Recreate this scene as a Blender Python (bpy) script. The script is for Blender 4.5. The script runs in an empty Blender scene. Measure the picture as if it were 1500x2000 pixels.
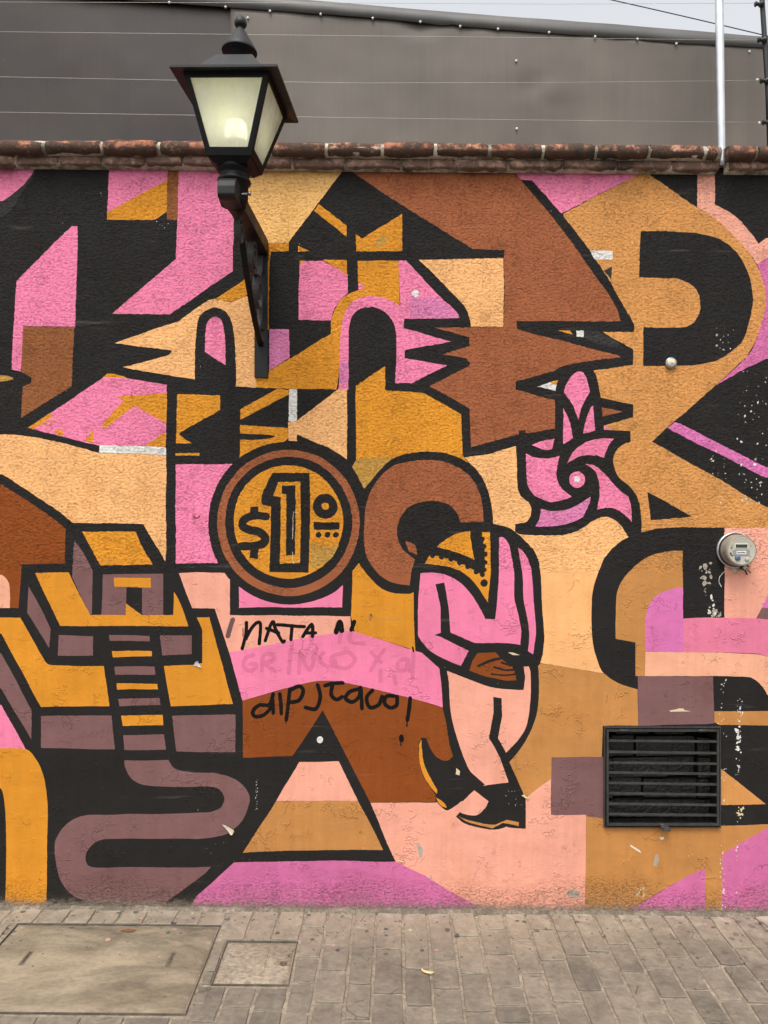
import bpy, math, random
import numpy as np
from mathutils import Vector, noise
from mathutils.geometry import delaunay_2d_cdt

R = math.radians
random.seed(7)
SC = bpy.context.scene
COL = SC.collection

# ------------------------------------------------------------------ camera
D = 2.966            # camera to wall, metres
H = 1.55             # eye height
F = 1483.0           # focal length in pixels of the 1500x2000 photograph
cam_d = bpy.data.cameras.new('camera')
cam = bpy.data.objects.new('camera', cam_d)
COL.objects.link(cam)
cam.location = (0, -D, H)
cam.rotation_euler = (R(90), 0, 0)
cam_d.sensor_fit = 'VERTICAL'
cam_d.sensor_height = 24
cam_d.lens = 24 * F / 2000
cam_d.clip_start = .05
cam_d.clip_end = 600
SC.camera = cam

# ------------------------------------------------------------------ daylight
SUN_EL, SUN_ROT = R(62), R(196)
w = bpy.data.worlds.new('World')
SC.world = w
w.use_nodes = True
nt = w.node_tree
nt.nodes.clear()
wo = nt.nodes.new('ShaderNodeOutputWorld')
bg = nt.nodes.new('ShaderNodeBackground')
sky = nt.nodes.new('ShaderNodeTexSky')
sky.sky_type = 'NISHITA'
sky.sun_disc = False
sky.sun_elevation = SUN_EL
sky.sun_rotation = SUN_ROT
sky.air_density = 1.6
sky.dust_density = 4.0
sky.ozone_density = 1.0
hs = nt.nodes.new('ShaderNodeHueSaturation')
hs.inputs['Saturation'].default_value = .16
hs.inputs['Value'].default_value = 1.22
nt.links.new(sky.outputs[0], hs.inputs['Color'])
nt.links.new(hs.outputs[0], bg.inputs[0])
bg.inputs[1].default_value = .15
nt.links.new(bg.outputs[0], wo.inputs[0])
sl = bpy.data.lights.new('sun', 'SUN')
sl.energy = 1.15
sl.angle = R(22)
sl.color = (1, .965, .91)
so = bpy.data.objects.new('sun', sl)
COL.objects.link(so)
# towards the sun: in front of the wall (behind the camera), a little left
sd = Vector((math.sin(SUN_ROT) * math.cos(SUN_EL), math.cos(SUN_ROT) * math.cos(SUN_EL), math.sin(SUN_EL)))
so.rotation_euler = sd.to_track_quat('Z', 'Y').to_euler()
so.location = (0, -6, 8)
SC.view_settings.view_transform = 'Standard'
SC.view_settings.look = 'None'
SC.view_settings.gamma = 1
SC.view_settings.use_curve_mapping = False
SC.view_settings.exposure = .40
SC.cycles.max_bounces = 6
SC.cycles.diffuse_bounces = 3

# ------------------------------------------------------------------ helpers
def tag(o, label=None, cat=None, group=None, kind=None):
    if label: o['label'] = label
    if cat: o['category'] = cat
    if group: o['group'] = group
    if kind: o['kind'] = kind
    return o

def empty(name, loc=(0, 0, 0), rot=(0, 0, 0)):
    o = bpy.data.objects.new(name, None)
    o.empty_display_size = .1
    o.location = loc
    o.rotation_euler = rot
    COL.objects.link(o)
    return o

def WX(px, d=D): return (px - 750) / F * d
def WZ(py, d=D): return H + (1000 - py) / F * d
def srgb(c):
    return tuple(((v / 255) / 12.92 if v / 255 <= .04045 else ((v / 255 + .055) / 1.055) ** 2.4) for v in c)

class MB:
    def __init__(s): s.v = []; s.f = []; s.sm = []
    def add(s, vs, fs, smooth=False):
        b = len(s.v)
        s.v += [tuple(x) for x in vs]
        s.f += [tuple(i + b for i in f) for f in fs]
        s.sm += [smooth] * len(fs)
        return s
    def box(s, x0, x1, y0, y1, z0, z1, j=0, bev=0):
        r = lambda: random.uniform(-j, j)
        if bev:
            vs = []
            for z, i in ((z0, 0), (z1 - bev, 0), (z1, bev)):
                vs += [(x0 + i + r(), y0 + i + r(), z), (x1 - i + r(), y0 + i + r(), z), (x1 - i + r(), y1 - i + r(), z), (x0 + i + r(), y1 - i + r(), z)]
            fs = [(3, 2, 1, 0), (8, 9, 10, 11)]
            for k in (0, 4):
                for i in range(4):
                    n = (i + 1) % 4
                    fs.append((k + i, k + n, k + 4 + n, k + 4 + i))
            return s.add(vs, fs)
        vs = [(x + r(), y + r(), z + r()) for z in (z0, z1) for x, y in ((x0, y0), (x1, y0), (x1, y1), (x0, y1))]
        return s.add(vs, [(3, 2, 1, 0), (4, 5, 6, 7), (0, 1, 5, 4), (1, 2, 6, 5), (2, 3, 7, 6), (3, 0, 4, 7)])
    def tube(s, pts, r, n=8, smooth=True):
        pts = [Vector(p) for p in pts]
        rs = r if isinstance(r, (list, tuple)) else [r] * len(pts)
        vs = []; fs = []
        for i, p in enumerate(pts):
            t = (pts[min(i + 1, len(pts) - 1)] - pts[max(i - 1, 0)]).normalized()
            up = Vector((0, 0, 1)) if abs(t.z) < .9 else Vector((1, 0, 0))
            a = t.cross(up).normalized(); b = t.cross(a)
            for k in range(n):
                an = 2 * math.pi * k / n
                vs.append(p + a * (math.cos(an) * rs[i]) + b * (math.sin(an) * rs[i]))
        for i in range(len(pts) - 1):
            for k in range(n):
                k2 = (k + 1) % n
                fs.append((i * n + k, i * n + k2, (i + 1) * n + k2, (i + 1) * n + k))
        s.add(vs, fs, smooth)
        b = len(s.v) - len(vs)
        s.f += [tuple(b + k for k in range(n))[::-1], tuple(b + (len(pts) - 1) * n + k for k in range(n))]
        s.sm += [False, False]
        return s
    def lathe(s, prof, n=24, c=(0, 0, 0), axis='z', smooth=True):
        vs = []; fs = []
        for r, h in prof:
            for k in range(n):
                a = 2 * math.pi * k / n
                if axis == 'z': vs.append((c[0] + r * math.cos(a), c[1] + r * math.sin(a), c[2] + h))
                else: vs.append((c[0] + r * math.cos(a), c[1] - h, c[2] + r * math.sin(a)))
        m = len(prof)
        for i in range(m - 1):
            for k in range(n):
                k2 = (k + 1) % n
                fs.append((i * n + k, i * n + k2, (i + 1) * n + k2, (i + 1) * n + k))
        s.add(vs, fs, smooth)
        b = len(s.v) - len(vs)
        s.f += [tuple(b + k for k in range(n))[::-1], tuple(b + (m - 1) * n + k for k in range(n))]
        s.sm += [False, False]
        return s
    def bar(s, path, x, w_, t):      # flat bar in the y-z plane, path of (y, z)
        n = len(path); vs = []; fs = []
        for i, (y, z) in enumerate(path):
            a = path[max(i - 1, 0)]; b = path[min(i + 1, n - 1)]
            dy, dz = b[0] - a[0], b[1] - a[1]
            l = math.hypot(dy, dz) or 1
            ny, nz = -dz / l * t / 2, dy / l * t / 2
            vs += [(x - w_ / 2, y - ny, z - nz), (x + w_ / 2, y - ny, z - nz), (x + w_ / 2, y + ny, z + nz), (x - w_ / 2, y + ny, z + nz)]
        for i in range(n - 1):
            for k in range(4):
                k2 = (k + 1) % 4
                fs.append((i * 4 + k, i * 4 + k2, i * 4 + 4 + k2, i * 4 + 4 + k))
        fs += [(3, 2, 1, 0), tuple((n - 1) * 4 + k for k in range(4))]
        return s.add(vs, fs)
    def mesh(s, name):
        m = bpy.data.meshes.new(name)
        m.from_pydata(s.v, [], s.f)
        m.polygons.foreach_set('use_smooth', s.sm)
        m.update()
        return m
    def build(s, name, mat, parent=None):
        m = s.mesh(name)
        m.materials.append(mat)
        o = bpy.data.objects.new(name, m)
        COL.objects.link(o)
        if parent: o.parent = parent
        return o

def inst(o, parent, loc):
    c = o.copy()
    COL.objects.link(c)
    c.parent = parent
    c.location = loc
    return c

class NT:
    def __init__(s, name):
        s.m = bpy.data.materials.new(name)
        s.m.use_nodes = True
        s.t = s.m.node_tree
        s.b = s.t.nodes['Principled BSDF']
        s.out = s.t.nodes['Material Output']
        s.co = s.n('ShaderNodeTexCoord')
    def n(s, t, **k):
        nd = s.t.nodes.new(t)
        for a, v in k.items(): setattr(nd, a, v)
        return nd
    def l(s, a, b): s.t.links.new(a, b)
    def mapping(s, scale, src='Object', rot=(0, 0, 0), loc=(0, 0, 0)):
        mp = s.n('ShaderNodeMapping')
        mp.inputs['Scale'].default_value = scale
        mp.inputs['Rotation'].default_value = rot
        mp.inputs['Location'].default_value = loc
        s.l(s.co.outputs[src] if isinstance(src, str) else src, mp.inputs[0])
        return mp.outputs[0]
    def noise(s, vec, scale=1, detail=4, rough=.5, dist=0):
        nd = s.n('ShaderNodeTexNoise')
        nd.inputs['Scale'].default_value = scale
        nd.inputs['Detail'].default_value = detail
        nd.inputs['Roughness'].default_value = rough
        nd.inputs['Distortion'].default_value = dist
        s.l(vec, nd.inputs['Vector'])
        return nd.outputs['Fac']
    def voro(s, vec, scale=1, feature='F1', rand=1, out='Distance'):
        nd = s.n('ShaderNodeTexVoronoi', feature=feature)
        nd.inputs['Scale'].default_value = scale
        nd.inputs['Randomness'].default_value = rand
        s.l(vec, nd.inputs['Vector'])
        return nd.outputs[out]
    def ramp(s, fac, stops):
        r = s.n('ShaderNodeValToRGB')
        e = r.color_ramp.elements
        while len(e) < len(stops): e.new(.5)
        for i, (p, c) in enumerate(stops):
            e[i].position = p
            e[i].color = (c, c, c, 1) if isinstance(c, (int, float)) else (*c, 1)
        s.l(fac, r.inputs[0])
        return r.outputs[0]
    def math(s, op, a, b=None, c=None, clamp=False):
        m = s.n('ShaderNodeMath', operation=op)
        m.use_clamp = clamp
        for i, v in enumerate((a, b, c)):
            if v is None: continue
            if isinstance(v, (int, float)): m.inputs[i].default_value = v
            else: s.l(v, m.inputs[i])
        return m.outputs[0]
    def mr(s, v, a, b, c=0, d=1):
        m = s.n('ShaderNodeMapRange')
        s.l(v, m.inputs[0])
        for i, q in enumerate((a, b, c, d)): m.inputs[i + 1].default_value = q
        return m.outputs[0]
    def mix(s, fac, a, b, mode='MIX'):
        m = s.n('ShaderNodeMix', data_type='RGBA', blend_type=mode)
        for i, v in ((0, fac), (6, a), (7, b)):
            if isinstance(v, (int, float)): m.inputs[i].default_value = v if i == 0 else (v, v, v, 1)
            elif isinstance(v, tuple): m.inputs[i].default_value = (*v, 1)
            else: s.l(v, m.inputs[i])
        return m.outputs[2]
    def xyz(s, src='Object'):
        sp = s.n('ShaderNodeSeparateXYZ')
        s.l(s.co.outputs[src], sp.inputs[0])
        return sp.outputs
    def bump(s, h, strength=1, dist=.005, normal=None):
        b = s.n('ShaderNodeBump')
        b.inputs['Strength'].default_value = strength
        b.inputs['Distance'].default_value = dist
        s.l(h, b.inputs['Height'])
        if normal is not None: s.l(normal, b.inputs['Normal'])
        return b.outputs[0]
    def fin(s, color=None, rough=None, normal=None, metallic=None, spec=None):
        for k, v in (('Base Color', color), ('Roughness', rough), ('Normal', normal), ('Metallic', metallic), ('Specular IOR Level', spec)):
            if v is None: continue
            if isinstance(v, (int, float)): s.b.inputs[k].default_value = v
            elif isinstance(v, tuple): s.b.inputs[k].default_value = (*v, 1)
            else: s.l(v, s.b.inputs[k])
        return s.m

# ------------------------------------------------------------------ mural artwork
# palette: paint colours (linear albedo)
ALB = .80
def pc(r, g, b, k=ALB): return tuple(min(.92, v * k) for v in srgb((r, g, b)))
PAL = {
 'K': (.0185, .0168, .0158), 'k': (.034, .032, .031),
 'P': pc(249, 136, 174), 'p': pc(226, 132, 178), 'q': pc(242, 134, 164), 'g': pc(231, 122, 160),
 'L': pc(216, 116, 166), 'O': pc(228, 124, 184),
 'A': pc(255, 190, 126), 'a': pc(255, 197, 122), 'B': pc(248, 174, 150), 'b': pc(253, 184, 150),
 'Y': pc(228, 151, 48), 'y': pc(200, 152, 74),
 'T': pc(220, 154, 88), 't': pc(202, 141, 80),
 'R': pc(166, 98, 64), 'S': pc(146, 76, 32), 's': pc(152, 94, 56),
 'M': pc(132, 96, 95), 'm': pc(118, 88, 86),
 'W': pc(236, 232, 224), 'c': pc(226, 206, 170), 'G': pc(182, 170, 156),
 'X': (.007, .0065, .006), 'U': pc(170, 90, 140), 'H': None,
}
PAINT = []          # (colour key, [(px, py)...]) painted in order over black
def smoothpoly(pts):
    n = len(pts); out = []
    P = [np.array(p[:2], float) for p in pts]; sm = [p[2] for p in pts]
    for i in range(n):
        a, b = P[i], P[(i + 1) % n]
        sa, sb = sm[i], sm[(i + 1) % n]
        out.append(a)
        if not (sa or sb): continue
        pa, nb = P[i - 1], P[(i + 2) % n]
        ta = (b - pa) / 2 if sa else None
        tb = (nb - a) / 2 if sb else None
        if ta is None: ta = 1.5 * (b - a) - .5 * tb
        if tb is None: tb = 1.5 * (b - a) - .5 * ta
        L = np.linalg.norm(b - a)
        for t in (ta, tb):
            m = np.linalg.norm(t)
            if m > 1.4 * L: t *= 1.4 * L / m
        for k in range(1, 5):
            u = k / 5; u2 = u * u; u3 = u2 * u
            out.append((2 * u3 - 3 * u2 + 1) * a + (u3 - 2 * u2 + u) * ta + (-2 * u3 + 3 * u2) * b + (u3 - u2) * tb)
    return [(float(p[0]), float(p[1])) for p in out]
TILE = {'A': (0, 300), 'B': (300, 300), 'C': (600, 300), 'D': (0, 600), 'E': (300, 600), 'F': (900, 600), 'G': (900, 300),
        'H': (1100, 300), 'I': (600, 600), 'J': (380, 840), 'K': (0, 900), 'L': (700, 900), 'N': (0, 1150), 'Q': (0, 1450),
        'R': (400, 1150), 'U': (380, 1400), 'V': (900, 900), 'W': (1100, 1200), 'X': (760, 1200), 'Y': (1100, 1450),
        'Z': (1100, 600), 'AA': (1100, 900), 'BB': (760, 1450)}
def conv(t, x, y):
    if t == '.': return x, y
    ox, oy = TILE[t]
    return ox + x / 3.75, oy + y / 3.75
def paint(col, t, s):
    pts = []
    for w_ in s.split():
        sm = w_.endswith('s')
        x, y = w_.rstrip('s').split(',')
        x, y = conv(t, float(x), float(y))
        pts.append((x, y, sm))
    PAINT.append((col, smoothpoly(pts)))
def disc(col, t, x, y, r, r2=None, n=28, wob=0):
    r2 = r2 or r
    k = 1 if t == '.' else 3.75
    cx, cy = conv(t, x, y)
    PAINT.append((col, [(cx + r / k * math.cos(2 * math.pi * i / n) * (1 + random.uniform(-wob, wob)), cy + r2 / k * math.sin(2 * math.pi * i / n) * (1 + random.uniform(-wob, wob))) for i in range(n)]))
def stroke(col, t, s, wd):
    pts = [conv(t, *map(float, w_.split(','))) for w_ in s.split()]
    k = 1 if t == '.' else 3.75
    q = [pts[0]]
    P = [np.array(p) for p in pts]
    for i in range(len(P) - 1):           # smooth centre line
        p0 = P[max(i - 1, 0)]; p1 = P[i]; p2 = P[i + 1]; p3 = P[min(i + 2, len(P) - 1)]
        for j in range(1, 5):
            u = j / 4
            q.append(tuple(.5 * (2 * p1 + (p2 - p0) * u + (2 * p0 - 5 * p1 + 4 * p2 - p3) * u * u + (3 * p1 - p0 - 3 * p2 + p3) * u ** 3)))
    r = wd / k / 2
    for a, b in zip(q[:-1], q[1:]):
        dx, dy = b[0] - a[0], b[1] - a[1]
        an = math.atan2(dy, dx)
        cap = [(b[0] + r * math.cos(an + th), b[1] + r * math.sin(an + th)) for th in (-1.57, -.8, 0, .8, 1.57)]
        cap += [(a[0] + r * math.cos(an + th), a[1] + r * math.sin(an + th)) for th in (1.57, 2.35, 3.14, 3.93, 4.71)]
        PAINT.append((col, cap))

# --- upper left
paint('k', 'A', '0,60 265,60 250,160s 170,270s 90,400s 0,480')
paint('P', 'A', '0,60 250,60 250,110 235,150s 160,240s 0,360')
paint('P', 'A', '800,60 1230,60 1225,190 785,430')
paint('Y', 'A', '1225,190 1222,420 1130,485 785,485 785,430')
paint('s', 'A', '1230,60 1312,60 1295,485 1220,480')
paint('P', 'B', '185,60 590,60 590,500 580,860 115,1180 -305,1172 165,770')
paint('P', 'A', '525,530 565,530 568,700 550,1270 172,1262 150,1595 83,1578 118,935')
paint('s', 'D', '170,140 545,148 525,575 158,812 165,580 222,553s 230,530s 222,508s 152,470')
paint('y', 'D', '0,498 60,502 95,515 95,525 60,535 0,550')
paint('A', 'E', '-283,262 0,160 175,105 330,-5 400,-50 450,-62 570,-35 700,-90 760,-90 752,590 605,580 305,580 305,532 -225,440 115,350 140,320 5,300')
paint('Y', 'B', '455,1063 690,905 720,1020 580,1085')
paint('K', 'E', '305,602 305,300s 320,120s 350,50s 430,5s 500,15s 560,80s 590,200s 600,400s 605,602')
paint('P', 'E', '378,200s 388,120s 420,80s 450,70s 490,90s 515,160s 525,280 525,425 375,325')
paint('a', 'B', '590,60 1400,60 1395,110 1200,370 985,655 840,655 590,560')
paint('Y', 'B', '843,655 990,652 990,712 858,714 850,780 840,780')
paint('Y', 'B', '836,780 848,780 842,1290 832,1290')
disc('U', 'B', 1410, 100, 34, 26, 9, .3)
# --- middle: bird head and big brown head
paint('Y', 'C', '370,785 665,785 680,1112 560,1060s 470,1045s 380,1060s 310,1110s 265,1200s 245,1320 235,1600 215,1732 -375,1712 -375,1645 -285,1645 -275,1590 -115,1495 175,1320 175,1240s 190,1170s 235,1085s 300,1030s 430,980 370,948')
paint('P', 'C', '665,785 725,785 880,950 1000,1070s 1085,1150s 1115,1205 715,1210 706,1240 710,1280 1050,1375 715,1440 712,1500 1025,1550 765,1680 645,1680 295,1730 230,1730 235,1600 245,1320s 265,1200s 310,1110s 380,1060s 470,1045s 560,1060s 685,1112')
paint('p', 'I', '236,420 302,400 302,550 238,560')
paint('p', 'C', '760,1040s 860,1060s 940,1050s 1085,1150 1113,1203 760,1205')
paint('K', 'C', '302,1400 305,1280s 325,1200s 370,1150s 430,1128s 500,1130s 570,1165s 620,1220s 650,1300s 655,1450 645,1690 302,1745')
paint('P', 'C', '370,945 432,982 372,995')
paint('P', 'B', '1070,785 1240,785 1420,885 1420,1020 1370,1070s 1320,1140s 1300,1220 1062,1218')
paint('Y', 'B', '1240,778 1415,778 1415,885')
paint('Y', 'B', '1070,783 1115,783 1072,815')
paint('p', 'E', '845,160 992,160 995,370 845,465')
paint('Y', 'B', '1210,370 1415,530 1415,610 1175,420')
paint('Y', 'B', '1058,672 1058,716 1140,713')
paint('Y', 'C', '360,590 400,620 697,440 697,715 360,713')
paint('y', 'C', '500,640s 540,600s 590,610s 560,660s 500,690s')
paint('R', 'C', '330,60 1505,60 1510,130 1565,195 1765,430 1995,730 2125,920s 2240,1080s 2295,1230 1535,1223 1535,1280 1675,1325 2275,1475 2300,1490 1925,1540s 1815,1590 1525,1670 1525,1730 1815,1805 1815,2015 1535,2060 1200,2148 1190,1865 895,1705 1185,1555s 1190,1530s 1160,1500 990,1470 1190,1410 1185,1345 935,1272 1195,1272 1440,1270 1445,705 1210,700 750,410 320,130')
paint('A', 'C', '820,780 1440,765 1437,1268 1200,1268 1188,1200s 1160,1130s 1080,1040s 975,930')
paint('P', 'G', '385,60 1310,60 1300,150 735,440 520,195 440,192 385,130')
paint('q', 'G', '840,60 905,60 900,350 845,380')
# --- right: tan with the black bowl of an R
paint('T', 'H', '0,440 350,255 550,150 600,60 640,60 640,160 980,395 1140,495s 1300,650s 1420,820s 1475,1000s 1475,1150s 1420,1340s 1340,1495 1110,1700 650,2110 1160,2395 1501,2600 1501,2740 870,2738s 700,2748s 572,2775 570,2640s 545,2520s 490,2440s 400,2360s 365,2260s 375,2200s 420,2140s 490,2110 490,2030 300,2020 300,1990 510,1930 512,1840 275,1790 250,1655s 220,1590 515,1550 515,1435 290,1305 520,1308 520,1255 350,950 190,700 0,460')
paint('K', 'H', '600,60 980,60 980,395 640,160')
paint('K', 'H', '567,565 800,570s 980,582s 1150,625s 1270,720s 1350,860s 1383,1010s 1380,1150s 1330,1345s 1250,1435s 1140,1510s 1000,1545s 850,1553 587,1555 590,1270 850,1275s 950,1240s 1000,1150s 1000,1060s 960,980s 850,920s 780,915 558,905')
paint('K', 'AA', '615,225 945,413 640,437')
paint('W', 'H', '195,708 362,710 360,775 230,775')
paint('k', 'H', '355,828 352,925 295,860')
paint('Y', 'G', '710,1298 800,1297 820,1328')
paint('k', 'G', '905,1300 1010,1300 1150,1380 1200,1430 1000,1390 905,1345')
paint('W', 'G', '845,1297 902,1297 900,1345 848,1340')
paint('R', 'Z', '285,735 435,762 290,802')
paint('P', 'Z', '300,868 352,893 303,897')
paint('W', 'F', '555,580 710,535 695,612')
paint('Y', 'F', '650,556 712,533 702,568')
paint('B', 'H', '980,60 1110,60 1110,375 1250,450s 1340,540s 1430,660 1501,610 1501,760 1420,808 1300,650s 1140,495s 980,392')
paint('L', 'H', '1420,808 1501,755 1501,1495 1290,1600 1110,1700 1340,1495s 1420,1340s 1475,1150s 1475,1000s')
paint('O', 'Z', '820,845 860,855 1501,1180 1501,1255 765,890')
paint('K', 'F', '425,905 475,905 482,960 420,960')
# --- E/D tiles: shapes left of centre
paint('Y', 'E', '910,595 995,605 995,635 640,825 637,750')
paint('W', 'E', '995,597 1053,600 1050,835 990,835')
paint('A', 'E', '1350,605 1420,600 1415,1115 1300,1040s 1200,1000 1060,930 1052,930 1050,978 988,975 988,840 1050,830')
paint('Y', 'E', '637,865 985,880 988,940 955,985s 800,1025s 630,1110 635,970 820,965s 895,940 820,932s 637,927')
paint('Y', 'E', '172,640 488,645 488,750 190,922 188,935 278,996 165,996')
paint('Y', 'E', '162,1068 335,1068 335,1085 162,1085')
paint('P', 'J', '-139,250 290,250 200,380s 135,520s 110,680s 125,820s 170,975 -140,978')
paint('P', 'D', '215,880 770,505 900,515 1220,568 1215,1020 735,1015 600,985 240,893')
for s in ('750,515 790,485 900,505 930,520', '865,650 1220,630 1220,850 985,725 760,895 750,850 900,690', '1050,1020 1215,910 1215,1020',
          '400,900 455,900 465,945 405,930', '620,980 680,890 685,990', '205,885 370,775 385,800 250,893', '300,862 400,812 402,818 302,870', '330,880 400,845 402,851 332,888'):
    paint('Y', 'D', s)
paint('W', 'D', '730,1010 1217,1022 1217,1080 722,1065')
paint('A', 'K', '0,-195 300,-165s 725,-57 1217,-43 1215,600 1208,740 1050,462 530,455 400,350s 0,90')
paint('S', 'K', '0,170 200,290 400,430 480,500 472,752 158,758 138,1078 75,1075 72,930s 50,870s 0,828')
paint('b', 'K', '0,828 50,870s 72,930s 75,1078 0,1080')
paint('Y', 'K', '600,520 995,520 1050,650s 1115,760 740,765')
paint('M', 'K', '545,590 615,680s 680,805 670,1125 655,1120 525,850 530,760')
paint('Y', 'K', '258,822 500,815 525,870 660,1128 920,1130 920,1045 1040,1130 1270,1130 1275,960 1330,1060s 1378,1212 440,1210')
paint('M', 'K', '755,832 1195,828 1195,1128 740,1128')
paint('Y', 'K', '835,858 1105,858 1105,928 835,925')
paint('K', 'K', '925,930 1040,930 1040,1130 920,1045')
paint('Y', 'K', '920,1045 1040,1130 920,1130')
paint('M', 'K', '210,915 290,1060s 372,1235 358,1372 200,1110')
paint('Y', 'N', '0,210 148,210 330,530s 370,558s 760,565 800,860 298,862 0,310')
paint('M', 'N', '0,455 230,885 228,1105 0,715')
paint('P', 'N', '0,835 190,1180 100,1190 0,1200')
paint('Y', 'Q', '0,45 185,50s 260,120s 320,250s 348,420s 350,600 338,1220 338,1320 0,1320 36,1275 46,800 40,520s 20,370s 0,335')
paint('K', 'Q', '-20,335 20,370s 40,520s 46,800 36,1320 -20,1320')
for c, s in (('M', '430,340 682,345 680,487 425,490'), ('M', '800,340 1098,347 1097,387 805,383'), ('M', '1172,340 1403,340 1406,480 1185,487'),
             ('Y', '820,457 1110,457 1110,495 828,502'), ('M', '838,570 1130,567 1137,628 845,630'), ('Y', '855,692 1150,695 1155,735 858,738'),
             ('M', '866,808 1168,800 1172,850 875,862'), ('Y', '887,930 1187,923 1193,1000 900,1005'), ('M', '903,1075 1200,1068 1217,1180 912,1182'),
             ('M', '297,928 815,928 842,1177 300,1165'), ('Y', '1443,210 1482,300 1483,545 1400,560 1200,565 1248,860 1705,845 1535,210'),
             ('M', '1258,928 1500,925 1722,922 1722,1195 1292,1192')):
    paint(c, 'N', s)
paint('M', '.', '243,1485 329,1485 341,1501s 365,1507s 400,1509s 420,1510s 450,1517s 473,1533s 487,1555s 485,1576s 473,1603s 457,1618s 440,1629s 407,1636s 380,1639 213,1638s 187,1645s 171,1661s 167,1677s 172,1690s 187,1694 373,1694 412,1693 400,1706 315,1770 240,1767s 160,1757s 133,1741s 115,1711s 107,1663s 112,1634s 133,1607s 165,1593s 213,1591 320,1590 400,1587s 415,1585s 431,1577s 438,1561s 431,1545s 415,1537s 380,1536 293,1535s 261,1525s 246,1503s')
paint('B', '.', '349,1120 380,1118 439,1119 449,1129 449,1201 685,1204 685,1233 667,1237 448,1277 420,1189 376,1188')
# --- ochre field, letter C and the coin
paint('Y', '.', '695,753 753,715 753,763 825,767 900,809 903,889 915,905 712,955 687,911 695,904')
paint('y', '.', '697,895 770,893 745,915 712,955 687,911')
paint('Y', '.', '701,1099 688,1115 686,1205 693,1234 800,1266 812,1277 805,1100 720,1080')
paint('A', 'V', '25,-25 200,-50 405,-110 412,0 415,200 440,260s 500,310s 515,370s 490,440s 400,460 398,520 480,540s 740,540s 850,510s 980,435s 1060,412s 1150,450s 1228,560 1150,610s 1050,720s 985,880s 960,1050s 958,1200s 975,1370s 1020,1510s 1050,1555 580,1480 600,1420 612,1300 600,1130 590,950 582,800s 550,680s 480,590s 370,500s 240,460 232,360s 180,170s 100,60s')
paint('K', 'L', '45,205 175,45s 275,-25s 400,-60s 505,-67s 640,-55s 760,-10s 850,50s 930,170s 975,320s 990,460 990,700 375,975 250,965s 150,920s 50,820s 0,745 0,300')
paint('R', 'L', '410,0s 250,40s 140,140s 70,280s 45,450s 45,620s 80,740s 150,830s 250,890s 375,912 390,800 415,725 370,690s 320,640s 285,540s 300,430s 370,340s 470,300s 565,295s 660,320s 720,380s 750,455 920,445 905,300s 860,180s 780,80s 660,15s 540,-5s')
disc('K', 'J', 668, 682, 568, 597, 60)
disc('R', 'J', 688, 679, 523, 536, 60)
disc('K', 'J', 688, 675, 466, 480, 60)
disc('Y', 'J', 686, 672, 401, 416, 60)
paint('y', 'J', '850,820 960,850s 1060,840 1000,940s 900,1010 850,1030')
paint('P', 'J', '325,1145 430,1215s 550,1262s 700,1278s 880,1250s 1000,1200s 1083,1135 1080,1300 325,1298')
paint('K', 'J', '575,310 845,312 850,500 835,1045 550,1040 560,560 495,545 495,480s 530,400 550,350')
paint('Y', 'J', '615,378 778,375 778,700 770,975 625,978 630,490 575,480')
paint('K', 'J', '640,402 742,405 735,915 667,918 672,470 638,465')
stroke('K', 'J', '525,633 430,628 362,655 350,700 400,730 470,745 515,785 500,830 430,848 340,848', 60)
paint('K', 'J', '410,560 470,560 465,610 405,610')
paint('K', 'J', '410,860 472,860 462,942 402,935')
disc('K', 'J', 958, 558, 90)
disc('Y', 'J', 957, 558, 26)
paint('K', 'J', '870,672 1060,675 1058,730 872,728')
for x in (908, 973, 1035): disc('K', 'J', x, 766, 22, n=12)
# --- right lower letters
paint('t', 'AA', '875,658 770,665s 640,695s 540,760s 450,850s 400,950s 385,1080s 385,1302 527,1333 530,1575 600,1572 600,1400 620,1180 877,1000')
paint('O', 'AA', '877,925 800,935s 700,975s 640,1040s 605,1150s 600,1250 600,1398 885,1402 880,1155')
paint('q', 'AA', '880,1155 1000,1150s 1180,1148 1420,1152s 1501,1165 1501,1440 1400,1410s 1200,1402 885,1402')
paint('B', 'AA', '1182,490 1501,490 1501,980 1450,1080 1410,1155 1182,1148')
paint('O', 'AA', '1501,975 1450,1078 1501,1078')
paint('M', 'AA', '1450,1078 1501,1078 1501,1165 1410,1153')
paint('b', 'W', '600,275 1200,280s 1400,290s 1501,315 1501,600 1470,540s 1410,480s 1330,455s 530,450 600,448')
paint('t', 'X', '1110,357 1575,432 1675,500s 1820,548 1823,815 1565,818 1560,1045 1190,1048 1188,1200 1030,1325 990,1330 880,1080 980,960s 1050,820s 1088,680s 1098,500s 1090,380')
paint('M', 'W', '547,450 1098,455 1105,800 550,815')
paint('c', 'W', '775,705 830,695 850,688 885,690 890,702 940,710 850,712 790,716')
paint('t', 'W', '1105,710 1501,708 1501,812 1140,812 1105,790')
paint('T', 'W', '1150,1125 1485,1390 1152,1397')
paint('M', '.', '1077,1480 1180,1478 1180,1598 1146,1598 1144,1591 1076.5,1591')
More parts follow.
